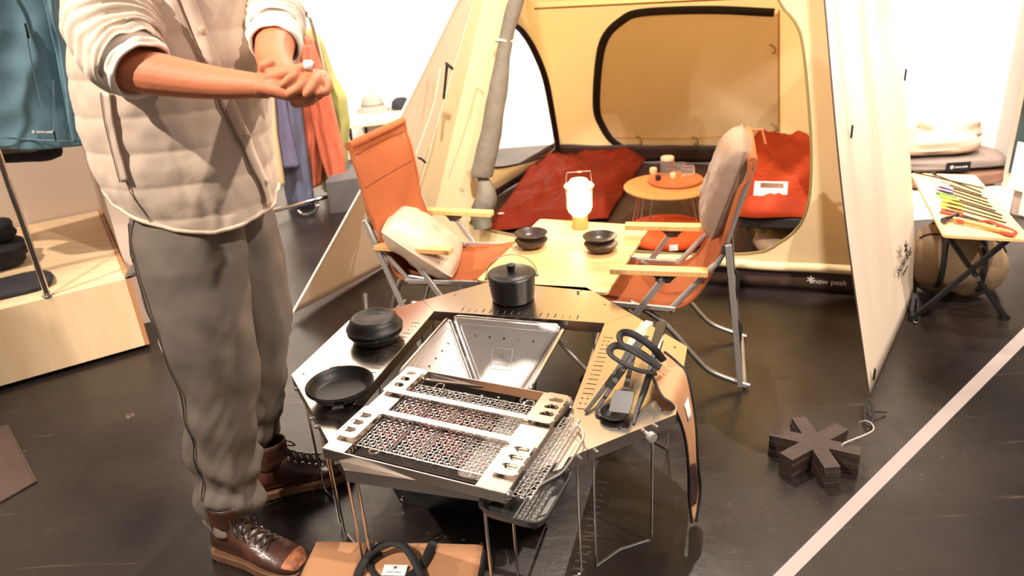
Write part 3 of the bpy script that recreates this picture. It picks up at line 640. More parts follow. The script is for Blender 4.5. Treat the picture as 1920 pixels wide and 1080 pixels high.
# ================================================================ camp chairs
armw = M('bamboo_arm', (226, 178, 116), .4, 0, var=(4, .14, (30, 1, 1)), col2=(205, 150, 92))
def camp_chair(label, hx=-.055, hz=.555, tx=-.130, tz=.845, crossed=False):
    t = thing('camp_chair', label, 'chair', (0, 0, 0), 0, 'folding camp chairs at the low table')
    def B(name, g, m, p=t, **k): return g.build(name, m, p, world=False, **k)
    HWD = .225
    for s in (-1, 1):
        y = s*HWD
        P = lambda x, z, dy=0: Vector((x, y+dy*s, z))
        g = G().prism(rnd_poly([(-.005, y-.024), (.325, y-.024), (.325, y+.024), (-.005, y+.024)], .006, 2), .458, .478)
        B('armrest', g, armw, bevel=.002, smooth=False)
        B('arm_bracket', G().add([(x, y+w, z) for w in (-.004, .004) for x, z in ((.08, .458), (.20, .458), (.175, .447), (.15, .425), (.12, .425), (.105, .445))], [(0, 1, 2, 3, 4, 5), (11, 10, 9, 8, 7, 6)] + [(i, (i+1) % 6, (i+1) % 6+6, i+6) for i in range(6)]), dkalu, smooth=False)
        B('back_tube', G().tube(smooth_path([P(.125, .305, -.02), P(.0, .458, -.02), P(hx+.02, .50, -.02), P(hx, hz, -.022), P(hx*.6+tx*.4, hz*.6+tz*.4, -.024), P(tx, tz, -.024)], 4), .0095, 10, flat=1.2), alu)
        B('rear_leg', G().beam(P(hx-.011, hz+.02, .012), P(.15 if crossed else -.135, .012, .012 if crossed else -.03), .014, .02), alu, bevel=.002)
        B('foot_tube', G().tube(smooth_path([P(.26, .43-.1, -.035), P(.14, .25, -.035), P(.02, .11, -.035), P(-.02, .07, -.035), P(-.07, .045, -.035), P(-.165, .014, -.035)] if not crossed else [P(.20, .325, -.03), P(.10, .33, -.03), P(.05, .28, -.03), P(.0, .15, -.03), P(-.05, .025, -.03), P(-.11, .012, -.03)], 5), .0105, 10), M('bright_aluminium', (215, 212, 208), .28, 1))
        B('front_strut', G().beam(P(.14, .445, .002), P(.43, .012, .002), .012, .022), alu, bevel=.002)
        B('rubber_foot', G().tube([P(.425, .03, .002), P(.437, .004, .002)], .013, 10), blackm)
        B('seat_rail', G().beam(P(.10, .318, -.012), P(.42, .335, -.012), .012, .018), alu, bevel=.002)
        for x, z in ((.14, .44), (.165, .44), (.115, .32), (hx, hz), (.30, .21)):
            B('bolt', G().tube([P(x, z, .006), P(x, z, .016)], .0055, 10), dkalu)
        B('hinge_plate', G().box(P(hx-.005, hz, -.005), (.03, .022, .035)), dkalu, bevel=.003)
        if not crossed: B('link_bar', G().tube(smooth_path([P(-.068, .54, -.012), P(-.082, .42, -.012), P(-.095, .31, -.012), P(-.118, .27, -.012), P(-.115, .17, -.02)], 4), .007, 8, flat=1.5), dkalu)
    prof = [(tx+.012, tz), (tx+.014, tz-.05), (tx*.7+hx*.3+.014, tz*.7+hz*.3), (tx*.35+hx*.65+.014, tz*.35+hz*.65), (hx+.014, hz-.02), (hx+.055, .43), (.05, .35), (.12, .315), (.22, .312), (.33, .325), (.42, .343)]
    path = smooth_path([Vector((a, 0, b)) for a, b in prof], 4)
    def seat(u, v):
        i = v*(len(path)-1); a = int(min(i, len(path)-2)); p = path[a].lerp(path[a+1], i-a)
        y = (u-.5)*(.450 if v < .36 else .450-.045*sst((v-.36)*12)); sag = .016*(1-(2*u-1)**2)
        return (p.x+(sag*.5 if v < .55 else 0)*-1+.002*nz(u*6, v*9), y, p.z-(sag if v > .5 else 0)+.0015*nz(u*7, v*11, 3))
    B('canvas_seat', G().grid(seat, 20, 60), rust, solid=.007, off=0)
    B('top_sleeve', G().tube([(tx+.004, y, tz+.002) for y in [-.226+.0226*i for i in range(21)]], .017, 12), rust)
    for s in (-1, 1):
        B('side_hem', G().tube([Vector((p.x, s*(.224 if i < len(path)*.36 else .203), p.z)) for i, p in enumerate(path)], .0085, 8), rust)
    B('front_hem', G().tube([(.425, -.203, .343), (.425, .203, .343)], .011, 10), rust)
    for vv in (.07, .27): B('stitched_seam', G().tube([Vector(seat(.04+.92*k/20, vv))+Vector((.0045, 0, 0)) for k in range(21)], .0016, 5), M('dark_rust_thread', (120, 58, 32), .9))
    for x, z in ((-.15, .018), (.425, .02)): B('cross_tube', G().tube([(x, -.20, z), (x, .20, z)], .007, 8), alu)
    return t
ch = camp_chair('rust canvas camp chair facing right, left of the low table', -.022, .56, -.062, .868, True)
ch2 = camp_chair('rust canvas camp chair facing left, right of the low table')
ch2.location = (.722, 2.526, 0); ch2.rotation_euler = (0, 0, math.radians(164))
ch.location = (-.445, 3.02, 0); ch.rotation_euler = (0, 0, math.radians(-20.9))

def cushion(name, label, mtx, w, h, th, mat, seed=0):
    t = thing(name, label, 'cushion', tuple(mtx.translation), 0)
    def f(u, v, s):
        x = (u-.5)*2; y = (v-.5)*2
        e = max(0, (1-abs(x)**3.2))*max(0, (1-abs(y)**3.2)); k = e**.42
        wr = .012*nz(x*2.4+seed, y*2.4, s)+.007*nz(x*6+seed, y*6, s*3)
        cx = 1-.07*(1-abs(y)**2)*0; 
        return mtx @ Vector((x*w/2*(1-.06*y*y), y*h/2*(1-.05*x*x), s*(th/2*k+wr*k)))
    g = G().grid(lambda u, v: f(u, v, 1), 28, 24); g.grid(lambda u, v: f(1-u, v, -1), 28, 24)
    o = g.build('cushion_cover', mat, t, angle=0)
    pts = [f(u, 0, 1) for u in [i/20 for i in range(20)]]+[f(1, u, 1) for u in [i/20 for i in range(20)]]+[f(1-u, 1, 1) for u in [i/20 for i in range(20)]]+[f(0, 1-u, 1) for u in [i/20 for i in range(20)]]
    G().tube(pts, .003, 6, closed=True).build('seam_piping', mat, t)
    return t
R2 = Matrix.Rotation(math.radians(164), 4, 'Z'); 
m = Matrix.Translation((.722, 2.526, 0)) @ R2 @ Matrix.Translation((-.055, .0, .725)) @ Matrix.Rotation(math.radians(-17), 4, 'Y') @ Matrix.Rotation(PI/2, 4, 'Y') @ Matrix.Rotation(PI/2, 4, 'Z')
t = cushion('headrest_cushion', 'shiny beige-grey pillow strapped to the top of the right chair', m, .43, .33, .135, M('shiny_greige_nylon', (134, 110, 95), .36, 0, var=(6, .1), bump=(16, .4)), 3)
G().tube([m @ Vector((x, y, z)) for x, y, z in ((-.17, .15, -.03), (-.17, .165, -.07), (-.17, .12, -.10))], .006, 8).build('loop_strap', rust, t)
R1 = Matrix.Rotation(math.radians(-20.9), 4, 'Z')
m = Matrix.Translation((-.445, 3.02, 0)) @ R1 @ Matrix.Translation((.125, -.06, .435)) @ Matrix.Rotation(math.radians(14), 4, 'Z') @ Matrix.Rotation(math.radians(38), 4, 'Y')@ Matrix.Rotation(math.radians(-6), 4, 'X')
t = cushion('seat_cushion', 'crumpled beige nylon pillow lying on the left chair seat', m, .34, .41, .15, greige, 9)
G().grid(lambda u, v: m @ Vector((.075+.02*u, .02+.035*v, .062)), 1, 1).build('white_tag', white_tag, t, solid=.001, smooth=False)

# ================================================================ things on the low table
lb = on(1088, 428, .4)
glow = M('frosted_lit_glass', (255, 244, 222), .4, 0, emit=((255, 226, 182), .6))
cream = M('cream_enamel', (238, 218, 190), .4)
t = thing('table_lantern', 'cream lantern with lit frosted globe and wooden base on the bamboo table', 'lantern', tuple(lb))
G().lathe([(.001, 0), (.033, 0), (.035, .004), (.033, .055), (.001, .057)], n=40).build('wooden_base', walnut, t, world=False)
G().lathe([(.030, .057), (.034, .062), (.048, .078), (.052, .092), (.052, .165), (.046, .178), (.04, .184), (.001, .184)], n=40).build('glass_globe', glow, t, world=False)
G().lathe([(.042, .180), (.062, .184), (.064, .190), (.060, .196), (.044, .199), (.040, .212), (.034, .218), (.001, .220)], n=48).build('top_cap', cream, t, world=False)
G().tube([(-.055, 0, .09), (-.056, 0, .19), (-.050, 0, .245), (-.048, 0, .25), (.048, 0, .25), (.050, 0, .245), (.056, 0, .19), (.055, 0, .09)], .0016, 8).build('wire_handle', chrome, t, world=False)
G().tube([(-.004, 0, .25), (.012, 0, .25)], .004, 8).build('handle_knob', chrome, t, world=False)
pl_ = bpy.data.lights.new('lantern_glow', 'POINT'); pl_.energy = .7; pl_.color = (1, .8, .55); pl_.shadow_soft_size = .06
po = bpy.data.objects.new('lantern_glow', pl_); COL.objects.link(po); po.location = lb+Vector((0, -.075, .13))
bowlm = M('dark_glazed_bowl', (54, 44, 40), .3, .25)
def bowl(c, dz, label, mat, R=.068, h=.032):
    o = G().lathe([(.001, 0), (.028, 0), (.034, .003), (.055, .012), (R, h), (R-.0015, h+.001), (R-.004, h), (.05, .015), (.03, .006), (.001, .005)], n=48).build('bowl', mat, None)
    o.location = (c.x, c.y, c.z+dz); o.rotation_euler = (0, 0, dz*9); return tag(o, label, 'bowl', 'dark bowls on the bamboo table')
ca = on(997, 463, .4); cb = on(1127, 470, .4); bwm = M('brown_glazed_bowl', (84, 62, 52), .32, .2)
bowl(ca, 0, 'brown bowl beneath the left bowl on the bamboo table', bwm); bowl(ca, .030, 'dark bowl on top of the left bowl stack', bowlm)
bowl(cb, 0, 'brown bowl beneath the right bowl on the bamboo table', bwm); bowl(cb+Vector((-.004, .004, 0)), .030, 'dark bowl on top of the right bowl stack', bowlm)

# ================================================================ tent
tent = thing('tent', 'large sand-coloured tent with its front door rolled aside and two side wings', 'tent', (.8, 4.2, 0))
te = Vector((.936, -.352, 0)).normalized(); tn = Vector((-te.y, te.x, 0)); TA = Vector((-.23, 3.70, 0))
def FW(x, y):
    p = onp(x, y, TA, tn); return ((p-TA).dot(te), p.z)
def fwp(s, z, d=0): return TA+te*s+Vector((0, 0, z))+tn*d
FWM = frame(TA, te, (0, 0, 1))
s0 = -.43; sB = 2.14
arch = [(s0, 0), FW(791, 328), FW(888, 0), (.36, 1.74), (.66, 1.98), (1.0, 2.0), (1.36, 1.82), (1.66, 1.44), (1.95, .75), (sB, 0)]
door = [FW(903, 428), FW(897, 385), FW(925, 220), FW(942, 75), FW(970, 0), (.46, 1.66), (.75, 1.82), (1.1, 1.74), (1.36, 1.52), FW(1460, 0), FW(1490, 40), FW(1506, 90), FW(1520, 250), FW(1520, 345), FW(1513, 390), FW(1497, 425), FW(1460, 455), FW(1400, 475), FW(1190, 470)]
dsm = [tuple(p.xy) for p in smooth_path([Vector((a, b, 0)) for a, b in door], 3, closed=True)]
asm = [tuple(p.xy) for p in smooth_path([Vector((a, b, 0)) for a, b in arch], 4)]
fw_o = plate('front_wall', asm, [dsm], .003, tenty, tent, FWM)
G().tube([fwp(a, b, -.003) for a, b in dsm], .0055, 6, closed=True).build('door_zip', M('olive_zip', (128, 112, 68), .6), tent)
# brown skirt below the sill
def skirt(p0, p1, h0, h1, out, name='skirt', n=40):
    G().grid(lambda u, v: p0.lerp(p1, u)+Vector((0, 0, (h0+(h1-h0)*u)*v))+out*(.018*(1-v)+.006*nz(u*14, v*2)), n, 5).build(name, brown, tent, solid=.003)
skirt(fwp(-.05, .003), fwp(sB, .003), .105, .125, -tn)
G().tube(smooth_path([fwp(s, .112+.01*nz(s*3), -.022) for s in [-.1+.1*i for i in range(22)]], 3), .022, 10, flat=1).build('sill_fold', M('pale_canvas_roll', (226, 204, 160), .7, bump=(20, .4)), tent)
# back wall, leaning towards the door
BP = Vector((.43, 5.73, .03)); BU = Vector((-.15, -.46, 1.15)); bn_ = te.cross(BU).normalized()
def bwp(s, k, d=0): return BP+te*s+BU*k-bn_*d*(1 if bn_.y > 0 else -1)
def BWp(x, y, d=0):
    p = onp(x, y, BP, bn_); return p-bn_*d*(1 if bn_.y > 0 else -1)
G().grid(lambda u, v: bwp(-.01+2.15*u, v*1.02)+tn*.02*math.sin(PI*u)*math.sin(PI*v), 24, 16).build('back_wall', tenty, tent, solid=.002)
G().grid(lambda u, v: bwp(-.01+2.15*u, 1.02)+Vector((0, 0, 0))+((fwp(.2+1.5*u, 1.72+.25*math.sin(PI*u))-bwp(-.01+2.15*u, 1.02)))*v, 24, 16).build('roof', tenty, tent, solid=.002)
wz = [(1452, 22), (1330, 17), (1205, 22), (1165, 38), (1135, 70), (1123, 120), (1119, 200), (1130, 235), (1152, 265), (1190, 283), (1240, 292), (1330, 290), (1400, 286)]
wp_ = smooth_path([BWp(x, y, .012) for x, y in wz], 6)
G().tube(wp_, .028, 8, flat=.25, up=-bn_).build('window_zip', blackt, tent)
cen = BWp(1300, 150, .006)
g = G(); ring = [BWp(x, y, .007) for x, y in wz]+[BWp(1462, 285, .007), BWp(1462, 22, .007)]
ring = [cen.lerp(p, .985) for p in ring]; g.add(ring, [tuple(range(len(ring)))]); g.build('window_flap', tentmesh, tent, smooth=False)
G().tube([BWp(1461, 18, .01), BWp(1461, 245, .01)], .006, 6).build('flap_seam', walnut, tent)
G().tube(smooth_path([BWp(1142, 256, .01), BWp(1300, 257, .01), BWp(1461, 243, .01)], 4), .004, 6).build('flap_seam', walnut, tent)
G().tube([bwp(.0, .985, .012), bwp(2.1, .985, .012)], .006, 6).build('roof_seam', M('tan_seam', (150, 112, 62), .7), tent)
for x, y in ((1200, 256), (1305, 256), (1450, 85), (1452, 232)):
    G().tube(smooth_path([BWp(x-6, y-3, .012), BWp(x+3, y, .03), BWp(x+4, y+9, .03), BWp(x-2, y+12, .012)], 4), .006, 6).build('toggle', M('tan_toggle', (150, 116, 70), .6), tent)
# side walls
LB = fwp(s0, 0); lt_ = fwp(*arch[2]); ln = (BP-LB).cross(lt_-LB).normalized()
def LWp(x, y): return onp(x, y, LB, ln)
lx = (BP-LB).normalized(); lym = ln.cross(lx)
if lym.z < 0: lym = -lym
LWM = frame(LB, lx, lym); LWI = LWM.inverted()
hole = [LWp(x, y) for x, y in ((962, 48), (985, 72), (1003, 105), (1020, 150), (1032, 210), (1042, 275), (1030, 288), (1000, 300), (950, 312), (915, 315), (890, 300), (880, 200), (900, 90), (930, 50))]
outl = smooth_path([LB, fwp(*arch[1]), fwp(*arch[2]), fwp(.36, 1.74)], 6)+[BP+BU*1.02, BP+BU*.5, BP]
def ray_loop(loop, cx_, cy_, a):
    d = Vector((math.cos(a), math.sin(a))); best = None
    for i in range(len(loop)):
        p, q = loop[i], loop[(i+1) % len(loop)]; p2 = LWI @ p; q2 = LWI @ q; p2 = Vector((p2.x-cx_, p2.y-cy_)); e_ = Vector((q2.x-cx_, q2.y-cy_))-p2
        den = d.x*e_.y-d.y*e_.x
        if abs(den) < 1e-9: continue
        tt = (p2.x*e_.y-p2.y*e_.x)/den; uu = (p2.x*d.y-p2.y*d.x)/den
        if tt > 0 and -1e-6 <= uu <= 1+1e-6 and (best is None or tt > best[0]): best = (tt, p.lerp(q, min(1, max(0, uu))))
    return best[1]
hcn = sum(((LWI @ p) for p in hole), Vector((0, 0, 0)))/len(hole); NN = 96
ro = [ray_loop(outl, hcn.x, hcn.y, 2*PI*i/NN) for i in range(NN)]; ri = [ray_loop(hole, hcn.x, hcn.y, 2*PI*i/NN) for i in range(NN)]
g = G()
for k in range(5): g.v += [a.lerp(b, k/4) for a, b in zip(ri, ro)]
for k in range(4):
    for i in range(NN): g.f.append((k*NN+i, k*NN+(i+1) % NN, (k+1)*NN+(i+1) % NN, (k+1)*NN+i))
g.build('left_wall', tenty, tent, solid=.002)
hp = smooth_path([LWp(x, y)+Vector((.01, -.005, 0)) for x, y in ((930, 50), (962, 48), (985, 72), (1003, 105), (1020, 150), (1032, 210), (1042, 275), (1030, 288), (1000, 300), (950, 312), (915, 315))], 4)
G().tube(hp, [.022]*(len(hp)//2+8)+[.008]*(len(hp)-len(hp)//2-8), 8, flat=.5).build('window_zip', blackt, tent)
RBk = BP+te*2.1; RBt = BP+te*2.1+BU
G().grid(lambda u, v: fwp(*(interp([(0, sB, 0), (.5, 1.95, .75), (1, 1.70, 1.35)], v))).lerp(RBk.lerp(RBt, v), u), 12, 12).build('right_wall', tenty, tent, solid=.002)
gs = [fwp(s0, 0), fwp(sB, 0), RBk, BP]
G().prism([tuple(p.xy) for p in gs], .002, .012).build('groundsheet', brown, tent, smooth=False)
G().grid(lambda u, v: LB.lerp(BP, u)+Vector((0.02+.02*v, -.01, .012+.14*v+.01*nz(u*9, v))), 30, 3).build('bathtub_wall', brown, tent, solid=.003)
G().grid(lambda u, v: (BP+Vector((0, 0, -.02))).lerp(RBk, u)-tn*(.03+.06*v)+Vector((0, 0, .14*v+.01*nz(u*9, v))), 30, 3).build('bathtub_wall', brown, tent, solid=.003)
# rolled door tied at the left jamb
rp = smooth_path([onp(x, y, TA-tn*.05, tn) for x, y in ((982, -60), (968, 0), (950, 70), (935, 160), (920, 250), (905, 318), (904, 330), (908, 345), (912, 372), (902, 400), (905, 425))], 5)
rr = [interp([(0, .034), (.25, .032), (.3, .045), (.5, .055), (.58, .05), (.62, .022), (.66, .03), (.8, .055), (1, .05)], i/(len(rp)-1))[0] for i in range(len(rp))]
g = G().tube(rp, rr, 18)
for i, v in enumerate(g.v): v += Vector((.006*nz(v.x*30, v.y*30, v.z*9), .006*nz(v.x*30+9, v.y*30, v.z*9), 0))
g.build('rolled_door', tentgrey, tent)
for x, y in ((946, 75), (904, 327)):
    c = onp(x, y, TA-tn*.05, tn); G().tube([c+Vector((.04*math.cos(a), .03*math.sin(a), .004*math.sin(2*a))) for a in [PI*i/8 for i in range(16)]], .006, 6, closed=True).build('tie_loop', M('cream_cord', (232, 214, 180), .7), tent)
# wings
def wing(name, E, Pp, n, mat, amp, dirv, mat2):
    E = smooth_path(E, 8); Pp = smooth_path(Pp, 8)
    def at_(P, v):
        i = v*(len(P)-1); a = int(min(i, len(P)-2)); return P[a].lerp(P[a+1], i-a)
    def f(u, v): return at_(E, v).lerp(at_(Pp, v), u)+dirv*(min(1, v*5)*amp*math.sin(PI*u)*(math.sin(u*17+v*2)*.4+nz(u*7, v*1.5)+.3))
    o = G().grid(f, 40, 40).build(name, mat, tent, solid=.002)
    G().tube(E, *n).build('wing_hem', mat2, tent)
    return f
TR_ = on(1630, 741, .035)
e1 = [TR_, TR_.lerp(at(1547, 0, 2.62), .5), at(1546, 0, 2.62)]; e1[1] = at(1580, 370, e1[1].y); e1.append(e1[2]+(e1[2]-e1[1])*.75)
pR = [on(1640, 738, .03).lerp(on(1718, 545, 0), 1.0), at(1712, 380, 3.0), at(1697, 180, 2.98), at(1672, 50, 2.96), at(1655, -60, 2.92), e1[3]+Vector((.05, .02, .0))]
wf = wing('right_wing', e1, pR, (.003, 8), tentw, .022, Vector((.8, -.55, 0)), M('dark_brown_hem', (60, 42, 34), .7))
TL_ = on(548, 588, .03)
e2 = [TL_, at(650, 405, 3.30), at(740, 238, 3.40), at(852, 10, 3.50)]; e2.append(e2[3]+(e2[3]-e2[2])*.8)
pL = [fwp(s0, .0, -.01), fwp(*FW(791, 328), -.01), fwp(*FW(888, 0), -.01), fwp(.36, 1.74, -.01), fwp(.5, 1.86, -.01)]
wing('left_wing', e2, pL, (.006, 8), tentw, .014, Vector((-.5, -.8, 0)), M('white_hem', (246, 236, 222), .6))
for x, y in ((1640, 738),):
    q = on(1633, 741, .03)
G().tube(smooth_path([on(1628, 748, .03), on(1622, 770, .02), on(1624, 795, .012), on(1634, 796, .012), on(1637, 770, .02), on(1630, 748, .03)], 5), .004, 8).build('guy_cord', blackt, tent)
G().tube(smooth_path([on(1633, 772, .02), on(1648, 772, .016), on(1662, 773, .008)], 3), .003, 8).build('guy_cord', blackt, tent)
G().tube(smooth_path([on(548, 590, .03), on(543, 605, .02), on(541, 625, .005)], 3), .003, 6).build('guy_cord', blackt, tent)
# strap and buckle at the right wing's back corner
for d in ((1714, 550, 1708, 598), (1722, 550, 1722, 600), (1716, 552, 1735, 590)):
    G().tube([on(d[0], d[1], .05), on(d[2], d[3], .006)], .007, 6, flat=.4).build('corner_strap', blackt, tent)
G().tube(smooth_path([on(1708, 598, .006), on(1718, 606, .006), on(1724, 598, .006)], 4), .004, 6).build('buckle', chrome, tent)
# loops on the wings
def onwing(x, y):                                     # closest wing point seen at this picture point
    best = None
    for i in range(41):
        for j in range(41):
            p = wf(i/40, j/40); d = p-C_; z = d.dot(F_); a = 960+FPX*d.dot(R_)/z-x; b = 540-FPX*d.dot(U_)/z-y
            if best is None or a*a+b*b < best[0]: best = (a*a+b*b, p)
    return best[1]
wn = Vector((.8, -.6, 0)).normalized()
w1 = onwing(1660, 500); w2 = onwing(1700, 470); w3 = onwing(1640, 350)
wu = (onwing(1660, 420)-onwing(1660, 520)).normalized(); wx_ = (onwing(1700, 480)-onwing(1650, 480)).normalized(); wnn = wx_.cross(wu).normalized()
if wnn.y > 0: wnn = -wnn
em = frame(onwing(1680, 457)+wnn*.028, wx_, wu)
snow(em, .032, .010, black_ink, 'printed_emblem', tent)
em2 = frame(onwing(1686, 498)+wnn*.028, wx_+wu*.35, wu)
text('printed_lettering', 'SNOW PEAK', .045, black_ink, tent, em2)
text('printed_lettering', 'outdoor gear', .018, black_ink, tent, em2 @ Matrix.Translation((0, -.035, 0)))
for x, y in ((1581, 244), (1634, 700), (1694, 133)):
    q = onwing(x, y)+wnn*.012; G().tube([q+Vector((0, 0, .022)), q-Vector((0, 0, .022))], .006, 6, flat=.5).build('loop_tab', blackt, tent)
whi = M('white_print', (236, 228, 218), .6)
# emblem on the brown skirt
def skm(x, y): p = onp(x, y, TA-tn*.024, tn); return frame(p, te, (0, 0, 1))
snow(skm(1520, 524), .017, .005, whi, 'printed_emblem', tent)
text('printed_lettering', 'snow peak', .036, whi, tent, skm(1553, 529))
# black toggle and cords on the left wing
q = [at(835, 118, 3.45), at(850, 130, 3.45)]
G().beam(q[0], q[1], .02, .012).build('toggle', blackt, tent, bevel=.003)
G().tube([at(838, 124, 3.46), at(832, 185, 3.5)], .006, 6).build('cord', blackt, tent)
G().tube(smooth_path([at(784, 296, 3.42), at(790, 298, 3.42), at(797, 304, 3.44)], 3), .011, 6, flat=.5).build('loop_tab', blackt, tent)
G().tube(smooth_path([at(826, 128, 3.44), at(812, 200, 3.47), at(780, 290, 3.5)], 4), .003, 6).build('tie_cord', M('cream_cord', (232, 214, 180), .7), tent)

# ================================================================ things inside the tent
def puffy(t, name, P00, P10, P11, P01, th, mat, nq=6, seed=0, nu=60, nv=40, z=.02):
    P = [Vector(p) for p in (P00, P10, P11, P01)]
    def f(u, v):
        # rounded footprint
        uu = u; vv = v; p = P[0].lerp(P[1], uu).lerp(P[3].lerp(P[2], uu), vv)
        e = min(1, min(u, 1-u)*9)*1.0; e2 = min(1, min(v, 1-v)*9); k = (sst(e)*sst(e2))**.5
        q = abs(math.sin(PI*v*nq))**.5*1.0
        h = th*k*(.62+.16*q+.5*nz(u*3+seed, v*5)+.32*nz(u*9+seed, v*14)+.16*nz(u*22, v*30+seed))
        j = .03*nz(u*3+seed, v*3, 5)
        return p+Vector((j, j, z+max(h, .004)))
    g = G().grid(f, nu, nv); return g.build(name, mat, t, solid=.01)
t = thing('sleeping_bag', 'dark red quilted sleeping bag spread on the tent floor at the left', 'sleeping bag', tuple(on(1050, 360, .02)))
puffy(t, 'quilted_shell', on(912, 440, .02), on(1140, 415, .02), on(1212, 300, .02), on(1010, 292, .02), .10, redbag, 6, 2)
tg_ = on(940, 398, .10); snow(frame(on(939, 400, .115), te, tn), .02, .006, whi, 'printed_emblem', t); snow(frame(on(1098, 284, .11), te, tn), .02, .006, whi, 'printed_emblem', t)
cotz = .27
t = thing('camp_cot', 'dark low camp cot under the bright red sleeping bag on the right', 'cot', tuple(on(1460, 400, 0)))
k0, k1, k2, k3 = on(1385, 405, cotz), on(1560, 412, cotz), on(1545, 262, cotz), on(1395, 258, cotz)
cxx = (k1-k0).normalized(); cyy = Vector((-cxx.y, cxx.x, 0)); L_ = 1.5; Wd = .56; k0 = k0+cyy*.0
cm = Matrix(((cxx.x, cyy.x, 0, k0.x), (cxx.y, cyy.y, 0, k0.y), (0, 0, 1, 0), (0, 0, 0, 1)))
G().prism(rnd_poly([(0, 0), (Wd, 0), (Wd, L_), (0, L_)], .02), cotz-.06, cotz).xf(cm).build('cot_bed', M('black_cot_fabric', (26, 20, 20), .7), t, bevel=.01)
for x in (.03, Wd-.03): G().tube([cm @ Vector((x, .0, cotz-.03)), cm @ Vector((x, L_, cotz-.03))], .014, 10).build('side_pole', dkalu, t)
for y in (.15, L_*.5, L_-.15):
    G().tube(smooth_path([cm @ Vector(p) for p in ((.03, y, cotz-.05), (.07, y, .03), (.10, y, .015), (Wd-.10, y, .015), (Wd-.07, y, .03), (Wd-.03, y, cotz-.05))], 3), .010, 8).build('leg_frame', dkalu, t)
t = thing('sleeping_bag', 'bright orange-red sleeping bag laid on the dark cot at the right', 'sleeping bag', tuple(cm @ Vector((Wd/2, L_/2, cotz))))
puffy(t, 'quilted_shell', cm @ Vector((-.02, -.02, cotz)), cm @ Vector((Wd+.02, -.02, cotz)), cm @ Vector((Wd+.02, L_*.36, cotz)), cm @ Vector((-.02, L_*.36, cotz)), .085, M('orange_red_nylon', (150, 52, 24), .7, 0, var=(5, .1), bump=(14, .35), spec=.15), 2, 5, 40, 26, .005)
puffy(t, 'quilted_shell', cm @ Vector((-.02, L_*.37, cotz)), cm @ Vector((Wd+.02, L_*.37, cotz)), cm @ Vector((Wd+.02, L_+.02, cotz)), cm @ Vector((-.02, L_+.02, cotz)), .095, MATS['orange_red_nylon'], 4, 8, 40, 40, .005)
c = on(1445, 354, cotz+.09)
t = thing('picture_card', 'white card with a brown printed picture lying on the bright sleeping bag', 'card', tuple(c))
km = frame(c, cxx, cyy*1.0+Vector((0, 0, .25)))
G().box((0, 0, 0), (.155, .135, .003)).xf(km).build('card_sheet', white_tag, t, smooth=False)
G().box((.005, .028, .002), (.11, .05, .001)).xf(km).build('printed_picture', M('brown_picture', (112, 84, 66), .6, var=(40, .5)), t, smooth=False)
snow(km @ Matrix.Translation((-.0, -.045, .002)), .007, .002, black_ink, 'printed_emblem', t)
t = thing('stuff_sack', 'small pale cloth sack on the groundsheet under the cot', 'sack', tuple(on(1450, 458, .02)))
cc = on(1447, 452, .07)
g = G().ball((0, 0, 0), 1, 16)
for v in g.v: v *= 1+.12*nz(v.x*2, v.y*2, v.z*2)
g.v = [cc+Vector((v.x*.085, v.y*.12, v.z*.065)) for v in g.v]; g.build('cloth_body', greige, t, angle=0)
G().tube([cc+Vector((-.05, .02, .045)), cc+Vector((-.08, .03, .075))], [.02, .012], 10).build('gathered_neck', greige, t)

rt = on(1252, 347, .30)
t = thing('round_table', 'round low wooden table on wire legs inside the tent', 'table', (rt.x, rt.y, 0))
G().lathe([(.001, .286), (.232, .286), (.236, .290), (.236, .297), (.233, .30), (.001, .30)], n=64).build('round_top', walnut, t, world=False, angle=30)
for a in (0.5, 2.6, -.6, -2.5):
    d = Vector((math.cos(a), math.sin(a), 0)); s = Vector((-d.y, d.x, 0))
    G().tube([d*.15+s*.03+Vector((0, 0, .286)), d*.20+s*.03+Vector((0, 0, .022)), d*.20-s*.03+Vector((0, 0, .022)), d*.15-s*.03+Vector((0, 0, .286))], .005, 8).build('wire_leg', chrome, t, world=False)
G().tube([(-.14, -.05, .285), (-.12, -.05, .245), (-.04, -.05, .245), (-.02, -.05, .285)], .005, 8).build('fold_bracket', chrome, t, world=False)
tc_ = on(1266, 341, .30)
t = thing('wooden_tray', 'round red-brown wooden tray on the round table', 'tray', tuple(tc_))
G().lathe([(.001, 0), (.128, 0), (.145, .006), (.148, .018), (.146, .020), (.138, .018), (.13, .012), (.001, .012)], n=56).build('tray_body', M('red_brown_wood', (196, 110, 60), .45, var=(4, .2, (1, 14, 1))), t, world=False)
gl = M('clear_glass', (238, 228, 220), .06, 0, glass=.9, ior=1.3)
def jar(px_, py_, R, h, label, lid=True, z=.315):
    c = on(px_, py_, z); t = thing('glass_jar', label, 'jar', tuple(c))
    G().lathe([(.001, .0), (R*.95, .0), (R, .004), (R, h*.8), (R*.9, h*.88), (R*.9, h)], n=28).build('glass_body', gl, t, world=False)
    if lid: G().lathe([(R*.93, h*.84), (R*.97, h*.85), (R*.97, h), (R*.85, h*1.05), (.001, h*1.06)], n=28).build('lid', M('beige_lid', (206, 180, 150), .5), t, world=False)
    return t
jar(1251, 326, .038, .095, 'tall glass jar with a pale lid at the middle of the wooden tray')
jar(1290, 328, .036, .05, 'short clear glass cup at the right of the wooden tray', False)
jar(1275, 322, .034, .05, 'small clear glass cup just behind the middle of the tray', False)
